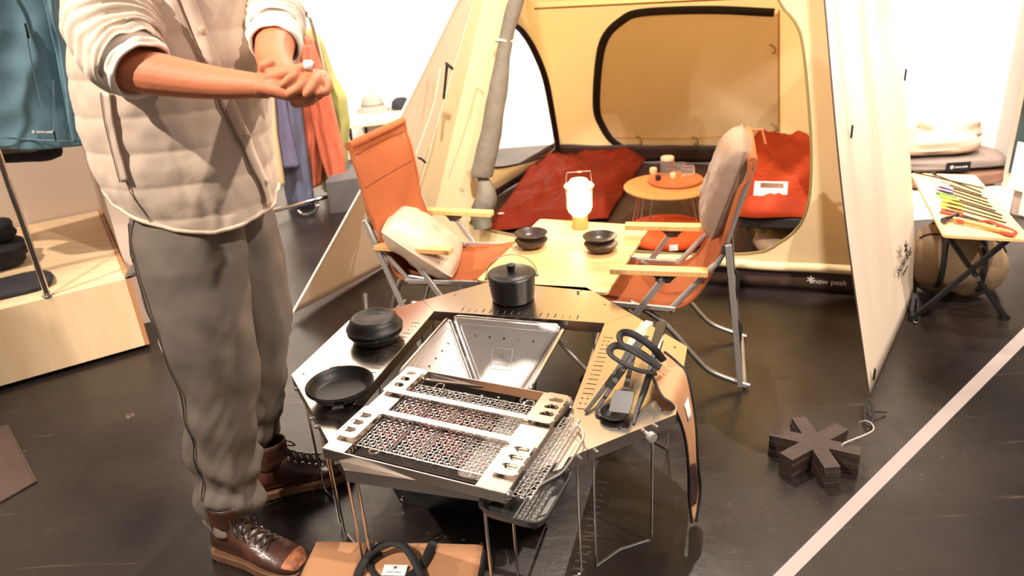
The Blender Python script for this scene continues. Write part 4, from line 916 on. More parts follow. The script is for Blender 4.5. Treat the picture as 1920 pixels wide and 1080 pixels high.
for i, (x, y, r, l_, nm, m_) in enumerate(((1225, 326, .022, 'small pale wooden cup at the left of the wooden tray', 'cup', (214, 180, 138)), (1262, 334, .018, 'little pale wooden piece in front of the tall jar', 'wooden piece', (226, 190, 140)), (1234, 337, .016, 'small black knob lying at the front of the tray', 'knob', (30, 24, 22)))):
    c = on(x, y, .314); 
    o = G().lathe([(.001, 0), (r*.8, 0), (r, r*.6), (r*.95, r*1.5), (r*.6, r*1.7), (.001, r*1.6)], n=20).build(('wooden_cup', 'wooden_piece', 'pepper_mill_top')[i], M('tray_item_%s' % nm.replace(' ', '_'), m_, .5), None); o.location = c; tag(o, l_, nm)
pc = on(1252, 432, .06)
t = thing('floor_cushion', 'round bright orange floor cushion under the round table', 'cushion', (pc.x, pc.y, .012))
om = M('bright_orange_felt', (226, 82, 26), .8, 0, var=(9, .08), bump=(300, .15))
G().lathe([(.001, 0), (.20, 0), (.222, .012), (.226, .035), (.222, .058), (.205, .072), (.1, .082), (.001, .084)], n=64).build('felt_pad', om, t, world=False, angle=0)
G().box((-.02, -.2265, .034), (.045, .003, .032)).build('white_tag', white_tag, t, world=False, smooth=False)
# ================================================================ the person
prs = thing('person', 'person in quilted beige vest and grey work trousers standing with hands clasped', 'person', (-.78, 1.78, 0))
skin = M('skin', (202, 122, 84), .6, 0, var=(18, .10), bump=(90, .06)); skin.node_tree.nodes['Principled BSDF'].inputs['Subsurface Weight'].default_value = .12
skin.node_tree.nodes['Principled BSDF'].inputs['Subsurface Radius'].default_value = (.01, .004, .002)
vestm = M('beige_quilted_shell', (206, 184, 164), .55, 0, var=(5, .05), bump=(24, .18), sheen=.15)
shirtm = M('ivory_shirt_cloth', (226, 208, 188), .75, 0, var=(6, .05), bump=(60, .12))
pantm = M('grey_work_cotton', (104, 92, 82), .8, 0, var=(7, .12), bump=(420, .1))
cuffm = M('pale_shirt_cuff', (240, 228, 214), .75, 0, bump=(60, .1))
bootm = M('worn_brown_leather', (84, 50, 36), .34, 0, var=(16, .5), bump=(40, .25), col2=(44, 25, 20))
body = G()
def limb(pts, rs, n=14, flat=1.0):
    P = smooth_path(pts, 5); k = len(pts)-1
    R = [interp([(i, r) for i, r in enumerate(rs)], j/5)[0] for j in range(len(P))]
    # rounded ends
    body.tube(P, R, n, flat=flat); body.ball(P[0], R[0]*.98, 10); body.ball(P[-1], R[-1]*.98, 10)
A = at
# near (right) forearm and hand
limb([A(215, -110, 1.72), A(208, 60, 1.60), A(240, 128, 1.53)], [.05, .046, .045])
limb([A(236, 126, 1.53), A(300, 140, 1.51), A(400, 155, 1.48), A(470, 160, 1.45), A(496, 161, 1.44)], [.045, .0445, .034, .026, .024], 18, .92)
limb([A(490, 161, 1.44), A(520, 163, 1.43), A(552, 172, 1.42), A(578, 180, 1.42)], [.024, .032, .030, .018], 16, .62)
limb([A(510, 145, 1.425), A(545, 134, 1.415), A(565, 128, 1.41), A(583, 123, 1.41)], [.015, .0108, .0098, .008], 12)
limb([A(560, 182, 1.43), A(590, 180, 1.44), A(604, 172, 1.45)], [.016, .0115, .009], 12)
limb([A(555, 190, 1.44), A(578, 190, 1.45), A(592, 184, 1.46)], [.013, .010, .008], 12)
# far (left) forearm and hand, its fingers folding over the right palm
limb([A(478, -110, 1.80), A(520, 10, 1.74), A(517, 75, 1.66)], [.048, .045, .042])
limb([A(517, 75, 1.66), A(514, 110, 1.58), A(530, 138, 1.48)], [.042, .036, .025], 16)
limb([A(528, 138, 1.47), A(560, 146, 1.45), A(592, 152, 1.44)], [.025, .028, .022], 16, .8)
limb([A(508, 146, 1.46), A(494, 126, 1.44), A(508, 119, 1.43)], [.014, .0115, .009], 12)
fing = [[(562, 138, 1.425), (553, 142, 1.40), (541, 150, 1.388), (530, 159, 1.384)], [(583, 140, 1.43), (575, 149, 1.40), (560, 165, 1.386), (541, 176, 1.382)],
        [(596, 141, 1.435), (592, 150, 1.402), (586, 164, 1.388), (574, 177, 1.384)], [(606, 143, 1.44), (613, 155, 1.415), (611, 171, 1.398), (595, 174, 1.388)]]
for f in fing: limb([A(*p) for p in f], [.0115, .0100, .0090, .0072], 12)
# torso, neck, head, legs under the clothes
def px_ring(y, xl, xr, Y, b, n=32, pw=2.3):
    l = at(xl, y, Y); r = at(xr, y, Y); c = (l+r)/2; a = (r.x-l.x)/2
    return c, a, b
def ell(c, a, b, z, n=32, pw=2.2, rot=0):
    out = []
    for j in range(n):
        t = 2*PI*j/n; x = math.copysign(abs(math.cos(t))**(2/pw), math.cos(t))*a; y = math.copysign(abs(math.sin(t))**(2/pw), math.sin(t))*b
        out.append(Vector((c[0]+x*math.cos(rot)-y*math.sin(rot), c[1]+x*math.sin(rot)+y*math.cos(rot), z)))
    return out
tors = [(.93, -.735, .10, 1.80, .08), (1.05, -.75, .12, 1.79, .095), (1.2, -.745, .155, 1.78, .11), (1.35, -.72, .165, 1.78, .115), (1.47, -.70, .17, 1.78, .10), (1.53, -.69, .10, 1.78, .07), (1.57, -.685, .058, 1.78, .056), (1.63, -.675, .054, 1.77, .054)]
body.loft([ell((x, y), a, b, z) for z, x, a, y, b in tors])
face_d = Vector((math.cos(math.radians(-37)), math.sin(math.radians(-37)), 0))
hc = Vector((-.66, 1.75, 1.735)); k0 = len(body.v); body.ball((0, 0, 0), .1, 20, (1.0, .80, 1.22))
for i in range(k0, len(body.v)):
    v = body.v[i]
    if v.x > 0 and v.z < -.03: v.y *= .85; v.x *= .96
    body.v[i] = hc + Matrix.Rotation(math.radians(-37), 3, 'Z') @ v
hR = Matrix.Rotation(math.radians(-37), 3, 'Z')
H_ = lambda x, y, z: hc + hR @ Vector((x, y, z))
body.tube([H_(.09, 0, .02), H_(.108, 0, -.012), H_(.116, 0, -.03), H_(.10, 0, -.04)], [.009, .011, .015, .010], 10)
for s in (-1, 1):
    body.tube([H_(0, s*.078, .02), H_(-.008, s*.088, .0), H_(0, s*.08, -.03)], [.013, .016, .009], 8)
    body.ball(H_(.085, s*.032, .018), .014, 8)
body.tube([H_(.09, -.024, -.062), H_(.099, 0, -.064), H_(.09, .024, -.062)], [.005, .009, .005], 8)
for top, kn_, an in (((-.80, 1.74, .92), A(395, 704, 1.69), A(445, 975, 1.68)), ((-.69, 1.86, .92), A(480, 690, 1.93), A(476, 880, 2.0))):
    limb([Vector(top), kn_, an, an+Vector((.02, -.01, -.06))], [.058, .05, .036, .035])
for i, v in enumerate(body.v): pass
bo = body.build('body', skin, prs, angle=0)
md = bo.modifiers.new('r', 'REMESH'); md.mode = 'VOXEL'; md.voxel_size = .0031; md.use_smooth_shade = True
md = bo.modifiers.new('s', 'SMOOTH'); md.factor = .5; md.iterations = 1
bake(bo)
hair = M('dark_hair', (46, 32, 26), .6, bump=(90, .5))
g = G().ball((0, 0, 0), .106, 18, (1.0, .84, 1.2))
g.v = [H_(v.x-.012, v.y, v.z+.016) if not (v.x > .02 and v.z < .05) else H_(v.x*.6-.012, v.y*.8, v.z*.8+.01) for v in g.v]
g.build('hair', hair, prs)
for s in (-1, 1):
    e_ = G().ball(H_(.094, s*.031, .018), .0075, 10, (.8, 1, .6)).build('eye', M('eye_white', (232, 226, 220), .25), prs)
    G().ball(H_(.0995, s*.031, .018), .0035, 8).build('iris', M('dark_iris', (50, 34, 24), .2), e_)
    G().tube([H_(.092, s*.018, .036), H_(.096, s*.032, .041), H_(.086, s*.048, .036)], .0028, 6).build('eyebrow', hair, prs)
nailm = M('fingernail', (222, 160, 128), .25)
for (x, y, Y) in ((531, 159, 1.3815), (543, 173.5, 1.380), (574, 172.5, 1.3815)):
    G().ball(A(x, y, Y), .0046, 8, (.9, .25, .8)).build('fingernail', nailm, prs)
G().tube([A(572, 124, 1.41), A(583, 122, 1.41), A(588, 122, 1.41)], [.0098, .0096, .006], 12).build('white_finger_tip', M('white_plaster', (250, 244, 238), .5), prs)
for pts in (((498, 98), (503, 94), (508, 97)), ((516, 90), (521, 88), (519, 92)), ((496, 106), (502, 102), (509, 102)), ((511, 84), (514, 81)), ((500, 88), (504, 86), (506, 90))):
    G().tube([A(x, y, 1.575)-Vector((0, .012, 0)) for x, y in pts], .0009, 5).build('arm_tattoo', M('tattoo_ink', (92, 66, 60), .6), prs)

# vest
VT = [(.90, -.735, .150, 1.79, .150), (.96, -.738, .162, 1.785, .160), (1.02, -.745, .178, 1.785, .168), (1.08, -.752, .190, 1.78, .172), (1.2, -.745, .203, 1.775, .175), (1.33, -.724, .207, 1.77, .175), (1.46, -.703, .204, 1.775, .16), (1.54, -.695, .17, 1.78, .12), (1.58, -.69, .10, 1.78, .085)]
def hemz(t):                                       # t angle: 0 right, -pi/2 camera, pi left
    c = math.cos(t); s = math.sin(t)
    f = interp([(-1, 1.065), (-.75, 1.03), (-.4, 1.0), (0, .972), (.35, .958), (.7, .962), (1, .975)], c)[0]
    return f if s < 0 else 1.075*(1-(c+1)/2)+1.0*(c+1)/2
def vp_(t, z, off=0, puff=True):
    x, a, y, b = interp(VT, z); a += off; b += off
    sm = .5+.5*abs(math.sin(PI*(z-1.0)/.078))**.45 if puff else .8
    wr = .007*nz(math.cos(t)*2.2, z*9, math.sin(t)*2)+.004*nz(math.cos(t)*8, z*22, math.sin(t)*8)
    k = .009*sm+wr
    pw = 2.25; ct, st = math.cos(t), math.sin(t)
    return Vector((x+math.copysign(abs(ct)**(2/pw), ct)*(a+k), y+math.copysign(abs(st)**(2/pw), st)*(b+k), z))
NA = 120; rows = 130
def vg(u, v):
    t = 2*PI*u; tt = (t+PI) % (2*PI)-PI; z = hemz(tt)+(1.585-hemz(tt))*v; return vp_(tt, z)
vest = G().grid(vg, NA, rows, closeu=True).build('quilted_vest', vestm, prs, angle=0)
G().tube([vp_((2*PI*i/90+PI) % (2*PI)-PI, hemz((2*PI*i/90+PI) % (2*PI)-PI)+.002, .001, False) for i in range(90)], .0052, 10, closed=True).build('hem_binding', M('hem_binding_cloth', (208, 184, 160), .6), vest)
def plk(z): return math.radians(interp([(1.0, -16), (1.08, -24), (1.2, -38), (1.3, -50), (1.46, -66), (1.6, -70)], z)[0])
g = G().grid(lambda u, v: vp_(plk(.985+.6*v)+(u-.5)*.16, .985+.6*v, .008+.004*math.sin(PI*u), False), 8, 80)
g.build('placket', vestm, vest, solid=.004, angle=0)
G().tube([vp_(plk(z)-.09, z, .010, False) for z in [.99+.012*i for i in range(49)]], .0022, 6).build('placket_edge', M('shadow_seam', (140, 118, 100), .7), vest)
for z in (1.05, 1.165, 1.28, 1.395, 1.5):
    p = vp_(plk(z)+.02, z, .016, False); n_ = Vector((math.cos(plk(z)), math.sin(plk(z)), 0)); G().tube([p-n_*.002, p+n_*.002, p+n_*.003], [.0072, .0072, .005], 16).build('snap_button', M('beige_snap', (214, 192, 170), .35), vest)
tp = math.radians(-106)
G().grid(lambda u, v: vp_(tp+(u-.5)*.075, 1.10+.19*v, .010, False), 4, 20).build('pocket_welt', vestm, vest, solid=.004)
G().tube([vp_(tp-.045, 1.10+.0095*i, .012, False) for i in range(21)], .0016, 6).build('pocket_opening', MATS['shadow_seam'], vest)
G().tube([vp_(tp+.0, hemz(tp)+.006*i, .003, False) for i in range(20)], .0013, 6).build('side_seam', MATS['shadow_seam'], vest)
for i in range(8):
    z = 1.0+.078*i
    if z > 1.5: continue
    pts = [vp_(math.radians(d), z+.0, -.001) for d in range(-200, 40, 4) if z > hemz((math.radians(d)+PI) % (2*PI)-PI)+.01]
    if len(pts) > 3: G().tube(pts, .0012, 5).build('quilting_seam', MATS['shadow_seam'], vest)

# sleeves with bunched folds and turned-back cuffs
def sleeve(pts, rs, name, folds, seed, flat=1.0, amp=.012):
    P = smooth_path(pts, 14); R = [interp([(i, r) for i, r in enumerate(rs)], j/14)[0] for j in range(len(P))]
    g = G().tube(P, R, 56, caps=False, flat=flat); n = 56
    for i in range(len(P)):
        s = i/(len(P)-1); f = interp(folds, s)[0]
        for j in range(n):
            k = i*n+j; v = g.v[k]; a = 2*PI*j/n; c = P[i]
            ph = s*34+1.3*math.sin(a+seed)+1.6*nz(math.cos(a)*1.5+seed, math.sin(a)*1.5, s*2)
            d = amp*f*(abs(math.sin(ph))**.7-.45)+.010*nz(math.cos(a)*1.6, math.sin(a)*1.6, s*5+seed)
            g.v[k] = v+(v-c).normalized()*d
    return g.build(name, shirtm, prs, angle=0, solid=.002)
sl = sleeve([A(245, -130, 1.70), A(225, -50, 1.66), A(216, 10, 1.615), A(218, 62, 1.575), A(232, 100, 1.54), A(252, 118, 1.52)], [.080, .088, .092, .088, .076, .068], 'shirt_sleeve', [(0, .2), (.25, .5), (.45, 1), (.9, 1), (1, .5)], 2)
def cuff(a, b, c, r0, r1, seed, name='rolled_cuff'):
    P = smooth_path([a, b, c], 8); n = 48; R = [r0*1.0, r0*1.05, r0*1.06]+[r0+(r1-r0)*i/(len(P)-4) for i in range(len(P)-3)]
    g = G().tube(P, R, n, caps=False)
    for k, v in enumerate(g.v):
        i, j = divmod(k, n); a_ = 2*PI*j/n; g.v[k] = v+(v-P[i]).normalized()*(.006*nz(math.cos(a_)*2+seed, math.sin(a_)*2, i*.35)+.003*math.sin(i*1.6+2*a_))
    return g.build(name, cuffm, prs, angle=0, solid=.005, off=-1)
cuff(A(226, 98, 1.545), A(248, 116, 1.53), A(268, 134, 1.515), .070, .062, 1)
sleeve([A(455, -130, 1.80), A(488, -60, 1.79), A(503, -10, 1.77), A(513, 35, 1.73), A(516, 62, 1.69)], [.07, .068, .064, .060, .056], 'shirt_sleeve', [(0, .2), (.3, .6), (1, 1)], 5, amp=.010)
cuff(A(514, 48, 1.71), A(516, 68, 1.68), A(517, 88, 1.64), .056, .050, 6)

# trousers
def leg(rings, seed, name_z=None):
    tab = []
    for y, xl, xr, Y, b in rings:
        l = at(xl, y, Y); r = at(xr, y, Y); tab.append(((l.z+r.z)/2, (l.x+r.x)/2, (r.x-l.x)/2, Y, b))
    tab.sort()
    z0, z1 = tab[0][0], tab[-1][0]
    def f(u, v):
        z = z0+(z1-z0)*v; x, a, y, b = interp(tab, z); t = 2*PI*u; ct, st = math.cos(t), math.sin(t)
        low = max(0, 1-v*2.0)
        k = .013*nz(ct*1.8+seed, z*6, st*1.8)+.012*nz(ct*.8+seed+z*2, z*15+ct*1.5, st*.8)*(.25+1.2*low)+.005*nz(ct*1.6+seed, z*26-ct*5, st*1.6)*(.3+low)
        k += .011*low*math.sin(z*46+2.2*math.sin(t+seed)+3*nz(ct, st, z*4))
        k += .010*max(0, math.sin(z*20+ct*3))*max(0, .25-abs(v-.5))*2
        pw = 2.3
        return Vector((x+math.copysign(abs(ct)**(2/pw), ct)*(a+k), y+math.copysign(abs(st)**(2/pw), st)*(b+k), z+.010*nz(ct*1.5, st*1.5, seed)*(1 if v < .05 else 0)))
    return f
fn = leg([(330, 262, 440, 1.76, .10), (385, 254, 446, 1.745, .115), (430, 252, 452, 1.73, .125), (480, 264, 462, 1.71, .125), (560, 284, 468, 1.69, .115), (640, 312, 476, 1.68, .105), (704, 338, 480, 1.68, .098), (770, 350, 478, 1.68, .09), (834, 357, 482, 1.68, .088), (911, 368, 488, 1.68, .085), (968, 388, 494, 1.675, .075)], 1)
tr_ = G().grid(fn, 72, 130, closeu=True)
ff = leg([(320, 370, 470, 1.83, .09), (385, 380, 495, 1.85, .115), (430, 395, 514, 1.88, .13), (500, 415, 528, 1.90, .12), (590, 430, 540, 1.92, .11), (680, 436, 537, 1.94, .10), (760, 440, 530, 1.96, .09), (830, 446, 512, 1.98, .08), (905, 452, 512, 1.985, .072)], 7)
tr_.grid(ff, 72, 120, closeu=True)
trs = tr_.build('work_trousers', pantm, prs, angle=0, solid=.003)
dkst = M('dark_stitching', (74, 64, 58), .8)
def fsurf(f, u, v, o=.002): 
    p = f(u, v); c = (f(0, v)+f(.5, v))/2; return p+(p-c).normalized()*o
G().tube([fsurf(fn, .60+.07*(1-v), v) for v in [.12+.8*i/60 for i in range(61)]], .0014, 5).build('outer_seam', dkst, trs)
G().tube([fsurf(fn, .618+.07*(1-v), v) for v in [.12+.8*i/60 for i in range(61)]], .0010, 5).build('outer_seam', dkst, trs)
lp = [fsurf(fn, .595, .80, .004), fsurf(fn, .55, .785, .016), fsurf(fn, .50, .79, .022), fsurf(fn, .46, .81, .006)]
G().tube(smooth_path(lp, 5), .013, 8, flat=.25, up=(0, 0, 1)).build('hammer_loop', pantm, trs)
G().tube(smooth_path([fsurf(fn, .44, .64), fsurf(fn, .52, .61), fsurf(fn, .60, .57)], 5), .0014, 5).build('tool_pocket_seam', M('pale_stitching', (176, 160, 146), .8), trs)
G().tube(smooth_path([fsurf(fn, .64, .93), fsurf(fn, .60, .86), fsurf(fn, .57, .82)], 5), .0016, 5).build('hip_pocket_seam', dkst, trs)

# boots
def boot(heel, toe, label=None):
    heel = Vector((heel.x, heel.y, 0)); toe = Vector((toe.x, toe.y, 0)); L = .30; d = (toe-heel).normalized(); rz = math.atan2(d.y, d.x)
    m = Matrix.Translation(heel) @ Matrix.Rotation(rz, 4, 'Z')
    tab = [(.005, .020, .03, .07), (.02, .034, .03, .125), (.06, .040, .03, .165), (.10, .043, .03, .155), (.135, .045, .03, .125), (.17, .049, .03, .105), (.21, .053, .03, .090), (.245, .051, .03, .078), (.275, .043, .03, .064), (.292, .030, .03, .050), (.298, .012, .032, .040)]
    rings = []
    for i in range(40):
        x = .005+.293*i/39; w, zb, zt = interp(tab, x); r = []
        for j in range(24):
            t = 2*PI*j/24; ct, st = math.cos(t), math.sin(t); pw = 2.4
            yy = math.copysign(abs(ct)**(2/pw), ct)*w*(1-.22*max(0, st)); zz = (zb+zt)/2+math.copysign(abs(st)**(2/pw), st)*(zt-zb)/2
            r.append(m @ Vector((x, yy+.0015*nz(x*30, j*.5), zz)))
        rings.append(r)
    b = G().loft(rings).build('boot', bootm, prs, angle=0)
    G().grid(lambda u, v: m @ Vector((.065+.052*math.cos(2*PI*u)*(1+.05*v), .040*math.sin(2*PI*u), .11+.085*v)), 24, 6, closeu=True).build('boot_collar', bootm, b, solid=.004)
    ol = [(-.004, 0), (.0, .025), (.02, .038), (.08, .040), (.13, .042), (.19, .054), (.24, .054), (.285, .038), (.304, .012), (.304, -.012), (.285, -.038), (.24, -.052), (.19, -.052), (.13, -.042), (.08, -.040), (.02, -.038), (0, -.025)]
    ol = [tuple(p.xy) for p in smooth_path([Vector((a, c, 0)) for a, c in ol], 4, closed=True)]
    G().prism(ol, .008, .034).xf(m).build('welted_sole', M('brown_rubber_sole', (112, 76, 50), .6, var=(30, .3)), b, bevel=.003)
    g = G()
    for i in range(15): g.box((.01+i*.0195, 0, .005), (.010, .094 if .15 < i*.0195 < .27 else .074, .010))
    tag(g.xf(m).build('sole_lugs', M('dark_rubber', (40, 32, 28), .8), b, smooth=False), kind='stuff')
    lac = M('black_lace', (26, 20, 18), .8); hk = M('nickel_hook', (210, 204, 196), .25, 1)
    prev = None
    for i in range(7):
        x = .095+.019*i; zt = interp(tab, x)[2]; w = interp(tab, x)[0]*.55
        pr = []
        for s in (-1, 1):
            p = Vector((x, s*w, zt-.010)); pr.append(p)
            G().tube([m @ (p+Vector((.0045*math.cos(a), s*.003, .0045*math.sin(a)))) for a in [PI*k/5 for k in range(10)]], .0018, 6, closed=True).build('lace_hook', hk, b)
        if prev:
            for s in (0, 1):
                mid = (prev[s]+pr[1-s])/2; mid.z = interp(tab, mid.x)[2]+.006
                G().tube([m @ q for q in smooth_path([prev[s]+Vector((0, 0, .003)), mid, pr[1-s]+Vector((0, 0, .003))], 5)], .0023, 6).build('boot_lace', lac, b)
        prev = pr
    for s in (-1, 1):
        G().tube([m @ Vector(q) for q in smooth_path([(.11, 0, .152), (.10, s*.02, .168), (.125, s*.042, .150), (.14, s*.045, .128), (.12, s*.02, .15)], 5)], .0023, 6).build('boot_lace', lac, b)
    sc = G().grid(lambda u, v: (lambda x, t: m @ Vector((x, math.cos(t)*interp(tab, x)[0]*1.0, (.03+interp(tab, x)[2])/2+abs(math.sin(t))**.83*(interp(tab, x)[2]-.03)/2+.0012)))(.262+.034*v, PI*(.12+.76*u)), 12, 6)
    sc.build('scuffed_toe', M('scuffed_leather', (186, 112, 70), .55, 0, var=(60, .4), col2=(96, 56, 40)), b, angle=0)
boot(on(412, 1035, 0), on(568, 1080, 0))
boot(on(484, 935, 0), on(594, 905, 0))
# ================================================================ clothes rack on the plinth (left)
def pxring(y, xl, xr, Y, b, n=28, pw=2.2, fold=0, seed=0, dy=0):
    l = at(xl, y, Y); r = at(xr, y, Y); c = (l+r)/2; a = (r-l).length/2; out = []
    for j in range(n):
        t = 2*PI*j/n; ct, st = math.cos(t), math.sin(t)
        x = math.copysign(abs(ct)**(2/pw), ct)*a; yy = math.copysign(abs(st)**(2/pw), st)*b*(1+fold*math.sin(ct*7+seed+y*.01)+fold*nz(ct*3+seed, y*.02))
        out.append(Vector((c.x+x, c.y+yy+dy, l.z+(r.z-l.z)*(ct+1)/2)))
    return out
def garment(name, rows, Y, b, mat, parent, fold=.25, seed=0, n=36, step=6):
    rings = []; R = [(r[0], r[1], r[2]) for r in rows]; y0, y1 = R[0][0], R[-1][0]; k = max(6, int((y1-y0)/step))
    for i in range(k+1):
        y = y0+(y1-y0)*i/k; xl, xr = interp(R, y); e = .55+.45*sst(i/k*5)
        rings.append(pxring(y, xl, xr, Y, b*e, n, 2.2, fold, seed))
    return G().loft(rings).build(name, mat, parent, angle=0)
pb = on(90, 556, BXH)
t = thing('garment_rail', 'polished chrome garment rail standing on the plywood plinth', 'clothes rack', tuple(pb))
rt_ = fx*1.15
G().tube(smooth_path([pb, pb+Vector((0, 0, 1.22)), pb+Vector((0, 0, 1.27))+rt_*.03, pb+Vector((0, 0, 1.29))+rt_*.08, pb+rt_*.92+Vector((0, 0, 1.29)), pb+rt_*.97+Vector((0, 0, 1.27)), pb+rt_+Vector((0, 0, 1.22)), pb+rt_], 6), .0125, 16).build('chrome_tube', M('polished_chrome', (200, 190, 184), .08, 1), t)
for q in (pb, pb+rt_):
    g = G().lathe([(.001, 0), (.022, 0), (.022, .006), (.016, .008), (.014, .02)], c=q, n=24); g.build('floor_flange', chrome, t)
bluem = M('teal_blue_shell', (110, 146, 160), .55, 0, var=(7, .12), bump=(14, .35))
navy = M('dark_navy_knit', (26, 26, 32), .8, 0, var=(20, .3), bump=(60, .4))
zipm = M('grey_zip', (150, 160, 170), .4, .3)
jk = thing('blue_jacket', 'teal blue zipped shell jacket hanging on the chrome rail', 'jacket', tuple(at(60, 150, 3.15)))
garment('jacket_body', [(-140, -60, 20), (-110, -90, 60), (-60, -105, 90), (0, -112, 112), (100, -118, 132), (200, -122, 148), (262, -124, 158), (272, -124, 160)], 3.15, .085, bluem, jk, .22, 2, 64, 4)
garment('jacket_sleeve', [(-95, 55, 92), (0, 88, 122), (100, 112, 143), (200, 130, 156), (262, 142, 160)], 3.07, .05, bluem, jk, .25, 6)
ja = at(8, -150, 3.15); jr = pb+Vector((0, 0, 1.27)); jr2 = Vector((ja.x, ja.y+.02, jr.z))
G().tube(smooth_path([jr, jr.lerp(jr2, .5)+Vector((0, 0, .01)), jr2, jr2+(jr2-jr).normalized()*.12], 4), .009, 10).build('side_arm', MATS['polished_chrome'], t)
G().tube([jr2+Vector((0, 0, .012)), jr2+Vector((0, 0, -.02)), at(8, -135, 3.15)], .0035, 6).build('hanger_hook', chrome, jk)
jf = lambda x, y, d=.10: at(x, y, 3.15-d)
G().tube(smooth_path([jf(47, 42), jf(58, 110), jf(70, 165), jf(79, 205)], 5), .0022, 6).build('chest_zip', zipm, jk)
G().tube(smooth_path([jf(100, 150), jf(102, 200), jf(101, 245)], 5), .0022, 6).build('pocket_zip', zipm, jk)
G().beam(jf(47, 44, .105), jf(54, 72, .105), .010, .003).build('zip_pull', blackm, jk)
G().beam(jf(101, 246, .102), jf(105, 264, .102), .010, .003).build('zip_pull', blackm, jk)
G().tube([jf(-100, 260, .09), jf(0, 258, .098), jf(80, 263, .098), jf(140, 264, .08)], .003, 6).build('hem_seam', bluem, jk)
jm = frame(jf(62, 247, .102), R_, U_); snow(jm, .007, .002, whi, 'printed_emblem', jk)
text('printed_lettering', 'snow peak', .016, whi, jk, jm @ Matrix.Translation((.048, 0, 0)))
jk2 = thing('black_jacket', 'black fleece-lined jacket hanging just behind the blue jacket', 'jacket', tuple(at(40, 200, 3.35)))
garment('jacket_body', [(-100, -80, 40), (0, -100, 90), (150, -120, 100), (250, -130, 112), (292, -130, 116), (299, -125, 100)], 3.38, .07, navy, jk2, .2, 4)
garment('lining_hem', [(255, -60, 60), (283, -62, 70)], 3.30, .05, M('taupe_fleece', (120, 104, 94), .9, bump=(90, .6)), jk2, .2, 4)
pk = on(30, 470, BXH)
t = thing('folded_black_sweater', 'heap of folded black knitwear on the plinth at the left edge', 'sweater', tuple(on(25, 500, BXH)))
def heap(c, dims, seed, rz=0, amp=.18, n=22, pw=.7):
    g = G().ball((0, 0, 0), 1, n)
    for i, v in enumerate(g.v):
        v = Vector([math.copysign(abs(q)**pw, q) for q in v]); v *= 1+amp*nz(v.x*1.6+seed, v.y*1.6, v.z*1.6)+amp*.5*nz(v.x*4+seed, v.y*4, v.z*4)
        g.v[i] = Vector(c)+Matrix.Rotation(rz, 3, 'Z') @ Vector((v.x*dims[0]/2, v.y*dims[1]/2, max(v.z, -1)*dims[2]/2))
    return g
c1 = on(-5, 500, BXH); ang = math.atan2(fx.y, fx.x)
heap(c1+Vector((0, 0, .065)), (.30, .26, .13), 3, ang).build('lower_fold', navy, t, angle=0)
heap(c1+Vector((-.01, .0, .165)), (.25, .22, .10), 8, ang).build('upper_fold', M('black_knit', (16, 15, 16), .85, bump=(50, .5)), t, angle=0)
t = thing('folded_charcoal_shirt', 'flat folded charcoal cloth garment at the front of the plinth', 'shirt', tuple(on(20, 545, BXH)))
fc2 = on(10, 545, BXH)
heap(fc2+Vector((0, 0, .014)), (.36, .24, .028), 5, ang, .08, 22, .45).build('folded_cloth', M('charcoal_cloth', (46, 44, 50), .8, 0, var=(10, .2)), t, angle=0)

# ================================================================ far clothes rack behind the chair
YR = 5.15
rk = thing('garment_rack', 'low chrome garment rack on wheels behind the person, near the white wall', 'clothes rack', tuple(on(580, 380, 0)))
rl = on(500, 398, .06); rr_ = on(655, 358, .06); rd_ = (rr_-rl).normalized()
top = at(583, 30, rr_.y); top = Vector((rr_.x-.0, rr_.y, top.z)); tl = Vector((rl.x, rl.y, top.z))
tp_r = at(584, 34, rr_.y-.0)
G().tube(smooth_path([rl-rd_*.6, rl-rd_*.58+Vector((.0, 0, .0)), rr_-rd_*.04, rr_+Vector((0, 0, .02)), rr_.lerp(tp_r, .5), tp_r-Vector((0, 0, .06)), tp_r+Vector((-.03, 0, .02)), tp_r-rd_*.12+Vector((0, 0, .05)), tp_r-rd_*.9+Vector((0, 0, .05))], 6), .014, 12).build('rack_tube', MATS['polished_chrome'], rk)
perp = Vector((-rd_.y, rd_.x, 0))
for q in (rr_-rd_*.05, rl-rd_*.35):
    G().tube(smooth_path([q-perp*.22+Vector((0, 0, -.01)), q, q+perp*.22+Vector((0, 0, -.01))], 4), .012, 10).build('base_bar', MATS['polished_chrome'], rk)
for q in (rr_-rd_*.05-perp*.22, rl-rd_*.35-perp*.22, rr_-rd_*.05+perp*.22, rl-rd_*.35+perp*.22):
    c = Vector((q.x, q.y, .028)); G().tube([c-rd_*.012, c+rd_*.012], .028, 18).build('castor_wheel', dkalu, rk)
G().tube(smooth_path([on(590, 372, .10), on(596, 385, .05), on(588, 398, .02), on(570, 402, .02), on(560, 396, .03)], 5), .010, 8).build('base_loop', MATS['polished_chrome'], rk)
def gm(name, label, cat, mname, col, rows, dy, b, seed, extra=None):
    mt = M(mname, col, .65, 0, var=(5, .12), bump=(12, .3)); t = thing(name, label, cat, tuple(at(rows[-1][1], rows[-1][0], YR+dy)), 0, 'clothes on the far rack')
    garment('cloth_body', rows, YR+dy, b, mt, t, .3, seed)
    for i, e in enumerate(extra or []): garment(('sleeve', 'lining')[i], e[0], YR+dy+e[1], e[2], mt, t, .3, seed+3)
    x0 = (rows[0][1]+rows[0][2])/2; G().tube(smooth_path([at(x0, rows[0][0]+4, YR+dy), at(x0, rows[0][0]-14, YR+dy), at(x0+5, rows[0][0]-22, YR+dy), at(x0+8, rows[0][0]-14, YR+dy)], 4), .0035, 6).build('hanger_hook', chrome, t)
    return t
gm('green_jacket', 'olive green jacket hanging at the right end of the far rack', 'jacket', 'olive_green_cloth', (150, 146, 84), [(56, 566, 590), (80, 572, 606), (140, 588, 626), (180, 592, 650), (230, 598, 656), (300, 600, 652), (352, 604, 648)], .14, .10, 1)
